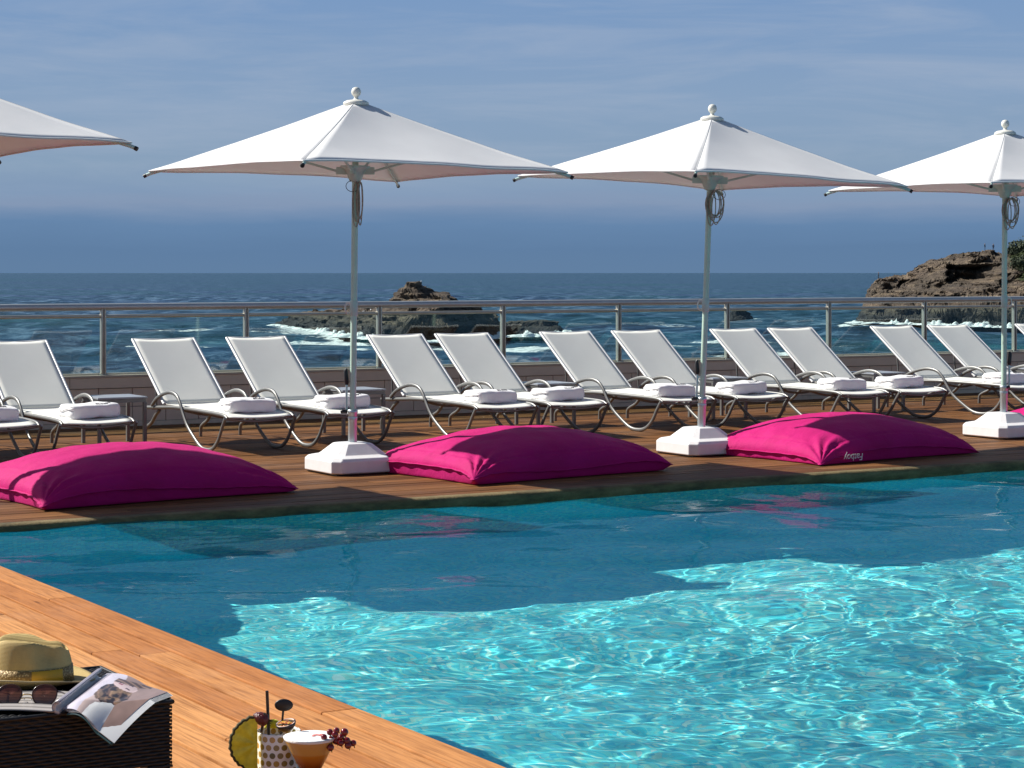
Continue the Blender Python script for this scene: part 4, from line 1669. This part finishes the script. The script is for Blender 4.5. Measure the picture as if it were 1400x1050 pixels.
def pic(u, v):
    """generic studio portrait: u across from the spine, v from near edge to far edge"""
    n = float(fbm(np.array(u * 7.0), np.array(v * 7.0), 4, 3))
    c = np.array([.30, .20, .17]) * (1.0 + .5 * (n - .5))
    if u < .46 - .25 * (v - .5) + .05 * math.sin(v * 9):      # pale dress
        c = np.array([.60, .55, .63]) * (.85 + .4 * n)
        if u < .10: c = c * .55
    if v < .42 and u > .30 + .15 * (v) and u < .56: c = np.array([.60, .46, .42]) * (1 + .3 * (n - .5))   # shoulder
    hx, hy = (u - .52) / .26, (v - .50) / .27                    # hair mass
    r = math.hypot(hx, hy) + .35 * (n - .5)
    if r < 1:
        w = math.sin(18 * math.hypot(u - .58, v - .42) + 9 * n + 3 * math.atan2(v - .42, u - .58))
        w2 = math.sin(40 * (u + .6 * v) + 14 * n)
        c = np.array([.035, .018, .014])
        if w > .15: c = c + np.array([.40, .25, .13]) * (w - .15) * (1 - .6 * r)
        if w2 > .6: c = c + np.array([.14, .08, .05])
    fx, fy = (u - .50) / .185, (v - .77) / .115                 # face in profile tilt
    ca_, sa_ = math.cos(.15), math.sin(.15)
    fx, fy = fx * ca_ + fy * sa_, -fx * sa_ + fy * ca_
    if fx * fx + fy * fy < 1:
        c = np.array([.66, .50, .49]) * (.95 - .25 * fy)
        if abs(fx + .35) < .18 and abs(fy + .02) < .22 and abs(fy + .02 + .1 * math.cos((fx + .35) * 9)) < .14: c = np.array([.30, .07, .09])  # lips
        for ey in (-.45, .42):
            if abs(fx - .38) < .18 and abs(fy - ey + .5 * (fx - .38) ** 2) < .10: c = np.array([.07, .04, .05])
        if abs(fx - .02) < .14 and abs(fy - .12) < .05: c = np.array([.38, .24, .23])
    if .86 < v + .1 * math.sin(u * 5) < .97 and .30 < u < .78: c = np.array([.09, .05, .04]) + np.array([.25, .16, .10]) * max(0, math.sin(v * 90 + u * 8))
    return c


P00, P10, P11, P01 = at(86, 967, TZ + .016), at(148, 1003, TZ - .035), at(229, 947, TZ + .011), at(146, 921, TZ + .012)
mag = empty('magazine', ((P00 + P11) / 2), 0, 'open fashion magazine showing a portrait photo, lying over the table corner', 'magazine')
mag.location.z = TZ + .001
ML = Vector(mag.location)


def leaf(dz, inset, nu=110, nv=90):
    rows = []
    for i in range(nu + 1):
        u = i / nu
        uu = inset + u * (1 - inset)
        row = []
        for j in range(nv + 1):
            v = j / nv
            p = P00.lerp(P10, uu).lerp(P01.lerp(P11, uu), v)
            bulge = .016 * math.sin(PI * min(1, uu * 1.5)) * (1 - .3 * v)
            # draping over the front edge is already in the corner heights
            q = Vector((p.x, p.y, TZ + .013 + bulge + dz))
            over = max(0.0, 5.058 - q.y)
            q.z -= .34 * over + 1.2 * over * over
            row.append(q - ML)
        rows.append(row)
    return rows


R = leaf(0.0, 0)
mb = MB().grid(R)
pg = mb.build('picture_page', M_print, mag)
ca = pg.data.color_attributes.new('Col', 'FLOAT_COLOR', 'POINT')
cols = []
for i in range(111):
    for j in range(91):
        cc = pic(i / 110, j / 90)
        cols += [float(np.clip(cc[0], 0, 1)), float(np.clip(cc[1], 0, 1)), float(np.clip(cc[2], 0, 1)), 1.0]
ca.data.foreach_set('color', cols)
mb = MB()
for k in range(6):
    off = Vector((RX, RY, 0)) * (.0028 * k + .002) + Vector((-DX, -DY, 0)) * (.0015 * k)
    mb.grid([[q + off + Vector((0, 0, -.0013 * (k + 1))) for q in row] for row in leaf(0, 0, 24, 16)])
mb.build('pages', M_paper, mag)
mb = MB()
off = Vector((RX, RY, 0)) * .010 + Vector((-DX, -DY, 0)) * .006
mb.grid([[q + off + Vector((0, 0, -.0125)) for q in row] for row in leaf(0, 0, 24, 16)])
o = mb.build('cover', M_cover, mag)
o.modifiers.new('s', 'SOLIDIFY').thickness = .003
# rolled spine and the leaf lying to the left
ax = (P01 - P00)
ax.z = 0
e_y = ax.normalized()
e_x = Vector((e_y.y, -e_y.x, 0))
for k in range(4):
    rows = []
    rad = .0155 - .0022 * k
    cen = P00 + Vector((0, 0, -.001)) - e_x * .012
    for i in range(22):
        a = math.radians(70 + 215 * i / 21)
        rows.append([cen + e_y * (ax.length * v) + e_x * (rad * math.cos(a)) + Vector((0, 0, rad * math.sin(a))) - ML for v in (0, .25, .5, .75, .95)])
    o = MB().grid(rows).build('rolled_leaf', M_print if k == 0 else M_paper, mag)
    o.modifiers.new('s', 'SOLIDIFY').thickness = .0008
    if k == 0:
        c2 = o.data.color_attributes.new('Col', 'FLOAT_COLOR', 'POINT')
        c2.data.foreach_set('color', [.30, .28, .33, 1] * len(o.data.vertices))
rows = []
for i in range(30):
    q = i / 29
    rows.append([P00 - e_x * (.022 + .22 * q) + e_y * (-.006 + .24 * v) + Vector((0, 0, -.0125 + .004 * math.sin(PI * q) + .0)) - ML for v in [j / 20 for j in range(21)]])
o = MB().grid(rows).build('text_page', M_print, mag)
o.modifiers.new('s', 'SOLIDIFY').thickness = .0035
cols = []
for i in range(30):
    for j in range(21):
        g = .50 if (j % 3) else .22
        cols += [g, g * .93, g * .9, 1]
c2 = o.data.color_attributes.new('Col', 'FLOAT_COLOR', 'POINT')
c2.data.foreach_set('color', cols)

# sunglasses leaning on the hat
t = NT('brown_lens')
z = t.n('ShaderNodeSeparateXYZ', {'Vector': t.coord()}).outputs['Z']
tp = t.n('ShaderNodeBsdfTransparent', {'Color': (0.42, 0.20, 0.12, 1)})
t.set(color=t.ramp(t.math('MULTIPLY_ADD', z, 16.0, 0.5), [(0.15, (0.010, 0.006, 0.008)), (0.9, (0.16, 0.05, 0.035))]), rough=0.08, spec=0.6)
mx = t.n('ShaderNodeMixShader', {'Fac': t.n('ShaderNodeMapRange', {'Value': z, 'From Min': -0.02, 'From Max': 0.03, 'To Min': 0.97, 'To Max': 0.55}).outputs[0], 1: tp.outputs[0], 2: t.p.outputs[0]})
t.l(mx.outputs[0], t.out.inputs['Surface'])
M_lens = t.m
M_gframe = simple('dark_tortoise', (0.05, 0.018, 0.012), 0.25)
M_gold = simple('gold_wire', (0.65, 0.42, 0.15), 0.25, 1.0)
gc = Q(37, 950, 5.30)
sg = empty('sunglasses', gc, math.atan2(RY, RX), 'brown tinted round sunglasses leaning against the front of the straw hat', 'sunglasses')
for sx in (-1, 1):
    def oval(k, n=40, g=1.0):
        a = 2 * PI * k / n
        x = .031 * math.cos(a) * g
        zz = .026 * math.sin(a) * g
        return (sx * (.0445 + x * 1.0) , .012 * (zz / .03) + .10 * x * x * 4, zz + .002 * math.cos(2 * a))
    rim = [oval(k) for k in range(40)]
    mb = MB()
    mb.tube(rim, .0019, 6, closed=True)
    fo_ = mb.build('rim', M_gframe, sg)
    mb = MB()
    rings = []
    for g in (1, .8, .55, .3, .02):
        rings.append([Vector(oval(k, 40, g)) + Vector((0, -.004 * (1 - g * g), 0)) for k in range(40)])
    P = [[rings[r_][k] for r_ in range(5)] for k in range(40)]
    mb.grid(P, closeu=True)
    ln = mb.build('lens', M_lens, fo_)
    mb = MB()
    mb.tube([(sx * .076, .004, .008), (sx * .079, .012, .006), (sx * .076, .08, -.012), (sx * .072, .11, -.020)], [.003, .0025, .002, .0018], 8)
    mb.build('temple', M_gframe, sg)
    mb = MB()
    mb.tube([(sx * .014, .0, -.004), (sx * .010, .006, -.010)], .0009, 6)
    mb.sphere((sx * .0095, .008, -.013), .0035, 8, (.6, .6, 1.3))
    mb.build('nose_pad', M_paper, sg)
mb = MB()
mb.tube(cr_path([(-.0145, 0, -.004), (-.007, -.001, .0015), (.007, -.001, .0015), (.0145, 0, -.004)], 5), .0015, 6)
mb.tube(cr_path([(-.0148, 0, -.009), (0, -.001, -.0075), (.0148, 0, -.009)], 5), .0013, 6)
mb.build('bridge', M_gold, sg)

# ------------------------------------------------------------------ cocktails
DT = 3.93
t = NT('dotted_ceramic')
sp = t.n('ShaderNodeSeparateXYZ', {'Vector': t.coord()})
an = t.math('MULTIPLY', t.math('ARCTAN2', sp.outputs['Y'], sp.outputs['X']), 17 / (2 * PI))
rw = t.math('DIVIDE', sp.outputs['Z'], 0.0148)
rwf = t.math('FLOOR', rw)
par = t.math('MULTIPLY', t.math('MODULO', rwf, 2.0), 0.5)
au = t.math('ADD', an, par)
fu = t.math('SUBTRACT', t.math('FRACT', t.math('ADD', au, 40.0)), 0.5)
fv = t.math('SUBTRACT', t.math('FRACT', rw), 0.5)
dd = t.math('SQRT', t.math('ADD', t.math('MULTIPLY', fu, fu), t.math('MULTIPLY', fv, fv)))
dot = t.n('ShaderNodeMapRange', {'Value': dd, 'From Min': 0.39, 'From Max': 0.36}).outputs[0]
cell = t.n('ShaderNodeTexWhiteNoise', {'Vector': t.n('ShaderNodeCombineXYZ', {'X': t.math('FLOOR', t.math('ADD', au, 40.0)), 'Y': rwf}).outputs[0]}).outputs['Value']
t.set(color=t.mix(dot, (0.78, 0.77, 0.75), t.ramp(cell, [(0.0, (0.10, 0.09, 0.03)), (0.45, (0.30, 0.20, 0.04)), (1.0, (0.50, 0.28, 0.05))])), rough=0.22, coat=0.3)
M_dots = t.m
tl = Q(381, 998, DT)
tumbler = empty('tumbler', (tl.x, tl.y, .56), 0.3, 'white tumbler with gold dots holding the fruit garnished drink', 'tumbler')
th_ = tl.z - .56
mb = MB()
mb.lathe([(.001, .0), (.036, .0), (.039, .004), (.0415, th_ - .002), (.0405, th_), (.0392, th_ - .003), (.037, .012), (.001, .010)], (0, 0, 0), 48)
mb.build('cup', M_dots, tumbler)
M_amber = simple('amber_drink', (0.55, 0.25, 0.03), 0.15, var=0.1)
mb = MB()
mb.lathe([(.001, th_ - .022), (.0372, th_ - .022)], (0, 0, 0), 40)
mb.build('drink', M_amber, tumbler)

# martini glass
t = NT('thin_glass')
fr = t.n('ShaderNodeLayerWeight', {'Blend': 0.25})
tp = t.n('ShaderNodeBsdfTransparent', {'Color': (0.97, 0.98, 0.98, 1)})
gs = t.n('ShaderNodeBsdfGlossy', {'Roughness': 0.02})
mx = t.n('ShaderNodeMixShader', {'Fac': t.math('MULTIPLY_ADD', t.math('POWER', fr.outputs['Facing'], 3.0), 0.2, 0.02), 1: tp.outputs[0], 2: gs.outputs[0]})
t.l(mx.outputs[0], t.out.inputs['Surface'])
M_thin = t.m
t = NT('layered_cocktail')
z = t.n('ShaderNodeSeparateXYZ', {'Vector': t.coord()}).outputs['Z']
t.set(color=t.ramp(t.math('MULTIPLY_ADD', z, 1 / .062, -(.17 - .075) / .062), [(0.0, (0.05, 0.004, 0.004)), (0.4, (0.16, 0.022, 0.006)), (0.72, (0.42, 0.12, 0.010)), (0.93, (0.55, 0.22, 0.02)), (1.0, (0.62, 0.36, 0.10))]),
      rough=0.25, spec=0.1)
M_cock = t.m
M_froth = simple('white_froth', (0.86, 0.84, 0.82), 0.8, var=0.04, vs=60, bs=0.3, bsc=200)
M_petal = simple('pink_petal', (0.75, 0.20, 0.18), 0.6)
mt = Q(424.5, 1003.5, 3.86)
mg = empty('cocktail_glass', (mt.x, mt.y, .56), 0, 'stemmed cocktail glass of amber drink with white froth in front of the tumbler', 'cocktail')
zr = mt.z - .56
Rm = .0545
cb = zr - .092
mb = MB()
mb.lathe([(.001, .0), (.038, .0), (.038, .002), (.012, .006), (.004, .016), (.0035, cb - .01), (.006, cb - .002), (.008, cb), (Rm, zr), (Rm - .0009, zr + .0006), (Rm - .0014, zr)], (0, 0, 0), 56)
mb.build('glass_bowl', M_thin, mg)
f_ = lambda z_: .008 + (Rm - .008) * (z_ - cb) / (zr - cb) - .0022
mb = MB()
mb.lathe([(.001, cb + .006), (f_(cb + .010), cb + .010), (f_(zr - .009), zr - .009)], (0, 0, 0), 56)
mb.build('drink', M_cock, mg)
mb = MB()
mb.lathe([(f_(zr - .0088) + .0003, zr - .0088), (f_(zr - .004), zr - .004), (f_(zr - .004) - .004, zr - .003), (.03, zr - .0035), (.001, zr - .003)], (0, 0, 0), 56)
fro = mb.build('froth', M_froth, mg)
mb = MB()
for (u_, v_, l_, a_) in ((.010, .004, .016, .2), (.018, .0, .013, -.3), (.006, -.004, .010, .5), (.020, .008, .009, .1)):
    ex = Vector((RX, RY, 0)) * math.cos(a_) + Vector((DX, DY, 0)) * math.sin(a_)
    ey = Vector((-ex.y, ex.x, 0))
    c_ = Vector((RX, RY, 0)) * u_ + Vector((DX, DY, 0)) * v_ + Vector((0, 0, zr - .0022))
    mb.grid([[c_ + ex * (l_ * (i / 6 - .5)) + ey * (.0035 * math.sin(PI * i / 6) * (j - 1)) + Vector((0, 0, .0012 * (1 - abs(j - 1)) * math.sin(PI * i / 6))) for j in range(3)] for i in range(7)])
mb.build('petal', M_petal, fro)

# garnishes
M_berry = simple('redcurrant', (0.16, 0.003, 0.008), 0.12, var=0.2, coat=0.6)
M_stem = simple('green_stem', (0.10, 0.12, 0.03), 0.7)
cc = Q(461, 1008, 3.86)
cur = empty('redcurrants', cc, 0, 'sprig of dark red currants hung over the right rim of the cocktail glass', 'garnish')
rr = random.Random(4)
bp_ = [(443, 1008), (451, 1001), (458, 1004), (460, 1013), (452, 1011), (448, 1019), (460, 999), (471, 1001), (443, 1018), (466, 1008), (452, 1022), (474, 1013), (483, 1016), (476, 1019), (466, 1016)]
for k, (a, b) in enumerate(bp_):
    p = Q(a, b, 3.835 + rr.uniform(-.01, .012)) - cc
    mb = MB()
    mb.sphere((0, 0, 0), .0068 * rr.uniform(.85, 1.08), 10)
    o = mb.build('berry', M_berry, cur)
    o.location = p
    mb = MB()
    mb.tube([(0, -.004, -.0052), (0, -.006, -.0082)], [.0012, .0006], 5)
    mb.build('calyx', M_stem, o)
mb = MB()
mb.tube(cr_path([Q(447, 1012, 3.84) - cc, Q(458, 1000, 3.85) - cc, Q(470, 1006, 3.85) - cc, Q(482, 1015, 3.84) - cc], 5), .0010, 6)
mb.build('stem', M_stem, cur)

# pineapple half slice on the tumbler rim
t = NT('pineapple_flesh')
co = t.coord()
n1 = t.noise(t.n('ShaderNodeMapping', {'Vector': co, 'Scale': (60, 60, 60)}).outputs[0], 1.0, 5, .6)
t.set(color=t.ramp(n1, [(0.3, (0.55, 0.50, 0.02)), (0.7, (0.85, 0.78, 0.05))]), rough=0.3)
t.p.inputs['Subsurface Weight'].default_value = 0.25
t.p.inputs['Subsurface Radius'].default_value = (0.01, 0.008, 0.002)
t.bump(n1, 0.3, 0.002)
M_pine = t.m
M_rind = simple('pineapple_rind', (0.05, 0.045, 0.012), 0.8, vs=90)
pc = Q(351.5, 1016, 3.90)
pine = empty('pineapple_slice', pc, math.atan2(RY, RX) + .25, 'half slice of pineapple stuck on the left rim of the dotted tumbler', 'garnish')
n = 44
outl = []
for k in range(n + 1):
    a = PI / 2 + PI * k / n
    r_ = .0515 * (1 + .022 * math.sin(k * 1.9) + .01 * math.sin(k * 5))
    outl.append((r_ * math.cos(a), r_ * math.sin(a)))
tk = .011
mb = MB()
rows = []
for g in (0.02, .3, .6, .93):
    rows.append([(x * g, -tk / 2 + (.0008 if g > .9 else 0) - .0006 * math.sin(9 * math.atan2(z, x)), z * g) for x, z in outl])
mb.grid([[rows[i][k] for i in range(4)] for k in range(n + 1)])
mb.grid([[(rows[i][k][0], tk / 2, rows[i][k][2]) for i in range(4)] for k in range(n + 1)])
mb.add([(0, -tk / 2, outl[0][1]), (0, tk / 2, outl[0][1]), (0, tk / 2, outl[-1][1]), (0, -tk / 2, outl[-1][1])], [(0, 1, 2, 3)])
mb.build('flesh', M_pine, pine)
mb = MB()
mb.grid([[(x * .93, -tk / 2 + .0008, z * .93), (x * 1.0, -tk / 2 + .001, z), (x * 1.03, 0, z * 1.03), (x, tk / 2 - .001, z), (x * .93, tk / 2, z * .93)] for x, z in outl])
mb.build('rind', M_rind, pine)
# second small wedge behind the straw
wd = Q(374, 986, 3.96)
mb = MB()
mb.grid([[(.016 * math.cos(a) * g, 0, .016 * math.sin(a) * g) for g in (.02, .5, 1)] for a in [PI * k / 14 for k in range(15)]])
o = mb.build('pineapple_wedge', M_pine)
o.modifiers.new('s', 'SOLIDIFY').thickness = .008
o.location = wd + Vector((0, 0, -.012))
o.rotation_euler = (0, 0, math.atan2(RY, RX))
tag(o, 'small yellow pineapple wedge behind the black straw in the tumbler', 'garnish')
# dark berry with leaves
M_sberry = simple('dark_strawberry', (0.10, 0.008, 0.010), 0.3, vs=120, bs=0.6, bsc=240)
bc = Q(358.5, 983, 3.90)
sb = empty('berry_garnish', bc, math.atan2(RY, RX), 'dark red berry with a small leafy top on the tumbler rim', 'garnish')
mb = MB()
Mr = Matrix.Rotation(math.radians(118), 3, 'Y')
mb.lathe([(.0005, -.019), (.006, -.0155), (.0105, -.008), (.0125, 0), (.0115, .007), (.007, .0115), (.0005, .013)], (0, 0, 0), 24, Mr)
mb.build('fruit', M_sberry, sb)
mb = MB()
for k in range(7):
    a = 2 * PI * k / 7
    tip = Mr @ Vector((.010 * math.cos(a), .010 * math.sin(a), .021))
    b0 = Mr @ Vector((.004 * math.cos(a + .5), .004 * math.sin(a + .5), .012))
    b1 = Mr @ Vector((.004 * math.cos(a - .5), .004 * math.sin(a - .5), .012))
    b0 = -b0; b1 = -b1; tip = -tip
    b0, b1, tip = [Vector((q.x, q.y, q.z)) for q in (b0, b1, tip)]
    mb.add([-b0 , -b1, -tip], [(0, 1, 2)])
lf = mb.build('leaves', M_rind, sb)
lf.modifiers.new('s', 'SOLIDIFY').thickness = .0008
# straws and stirrer
mb = MB()
mb.tube([Q(365, 944.5, 3.92), Q(368.5, 1030, 3.925)], .0030, 12)
o = mb.build('drinking_straw', M_black)
tag(o, 'tall black drinking straw standing in the dotted tumbler', 'straw', None)
mb = MB()
mb.tube([Q(362, 975, 3.895), Q(357.5, 1000, 3.90)], .0026, 12)
o = mb.build('drinking_straw', M_black)
tag(o, 'short black straw end leaning left over the tumbler rim', 'straw', None)
sc = Q(388, 964, 3.93)
sti = empty('stirrer', sc, math.atan2(RY, RX), 'black drink stirrer with a flat oval head in the tumbler', 'stirrer')
mb = MB()
mb.lathe([(.0005, -.0022), (.0150, -.0022), (.0172, -.0012), (.0175, 0), (.0172, .0012), (.0150, .0022), (.0005, .0022)], (0, 0, 0), 36, Matrix.Rotation(PI / 2, 3, 'X') @ Matrix.Diagonal((1, .66, 1)).to_3x3())
hd = mb.build('head', M_black, sti)
mb = MB()
mb.lathe([(.0112, 0), (.0120, .0006), (.0128, 0)], (0, -.0022, 0), 36, Matrix.Rotation(PI / 2, 3, 'X') @ Matrix.Diagonal((1, .60, 1)).to_3x3())
mb.build('rim_line', M_stem if False else M_black, hd)
mb = MB()
mb.tube([(-.001, .0, -.010), (-.006, .002, -.060)], .0021, 10)
mb.build('shaft', M_black, sti)
# passion fruit half
pf = Q(391, 990, 3.92)
ps = empty('passion_fruit', pf, math.atan2(RY, RX), 'halved passion fruit with orange pulp resting on the tumbler rim', 'garnish')
tl_ = (Matrix.Rotation(math.radians(12), 3, 'X') @ Matrix.Rotation(math.radians(-10), 3, 'Y'))
M_skin = simple('passion_skin', (0.02, 0.012, 0.018), 0.4)
M_rim = simple('passion_pith', (0.70, 0.50, 0.42), 0.5)
t = NT('passion_pulp')
vv = t.n('ShaderNodeTexVoronoi', {'Vector': t.coord(), 'Scale': 190.0}).outputs['Distance']
t.set(color=t.ramp(vv, [(0.1, (0.03, 0.01, 0.005)), (0.35, (0.50, 0.10, 0.02)), (0.7, (0.62, 0.36, 0.05))]), rough=0.15)
t.bump(vv, 0.8, 0.003)
M_pulp = t.m
mb = MB()
mb.lathe([(.0005, -.014), (.009, -.0125), (.0155, -.007), (.0188, .0), (.0190, .003), (.0180, .0032)], (0, 0, 0), 30, tl_)
mb.build('skin', M_skin, ps)
mb = MB()
mb.lathe([(.0181, .0032), (.0165, .0034), (.0158, .002)], (0, 0, 0), 30, tl_)
mb.build('pith', M_rim, ps)
mb = MB()
mb.lathe([(.0159, .0022), (.012, .0034), (.006, .0040), (.0005, .0042)], (0, 0, 0), 30, tl_)
mb.build('pulp', M_pulp, ps)

# gulls on the ledge of the islet
M_gull = simple('gull_white', (0.75, 0.75, 0.74), 0.8)
isl = bpy.data.objects['rock_island']
bpy.context.view_layer.update()
G_LAB = ['tiny white gull on the islet ledge, nearest the parasol pole', 'tiny white gull on the islet ledge, second from the parasol pole',
         'tiny white gull on the islet ledge, third from the parasol pole', 'tiny white gull on the islet ledge, nearest the peak', 'tiny white gull on top of the islet peak']
g0 = None
for i, (px, td) in enumerate([(497, 400), (507, 398), (513, 399), (519, 397), (575, 384)]):
    p = st((px - 700) / FPX * td, td, 0)
    ok, loc, nr_, _ = isl.ray_cast(Vector((p.x, p.y, 60)), Vector((0, 0, -1)))
    if g0 is None:
        mb = MB()
        mb.lathe([(.001, -.30), (.03, -.24), (.08, -.10), (.10, .03), (.085, .13), (.05, .19), (.045, .22), (.05, .26), (.03, .30), (.001, .33)], (0, 0, .22), 12, Matrix.Rotation(math.radians(70), 3, 'Y'))
        mb.tube([(0, .03, .15), (0, .03, 0)], .012, 5)
        mb.tube([(0, -.03, .15), (0, -.03, 0)], .012, 5)
        g = g0 = mb.build('seagull', M_gull)
    else:
        g = g0.copy()
        COL.objects.link(g)
    g.location = (loc.x, loc.y, loc.z - .02) if ok else (p.x, p.y, SEA + 5)
    g.rotation_euler = (0, 0, i * 1.3)
    tag(g, G_LAB[i], 'gull', 'gulls on the islet')
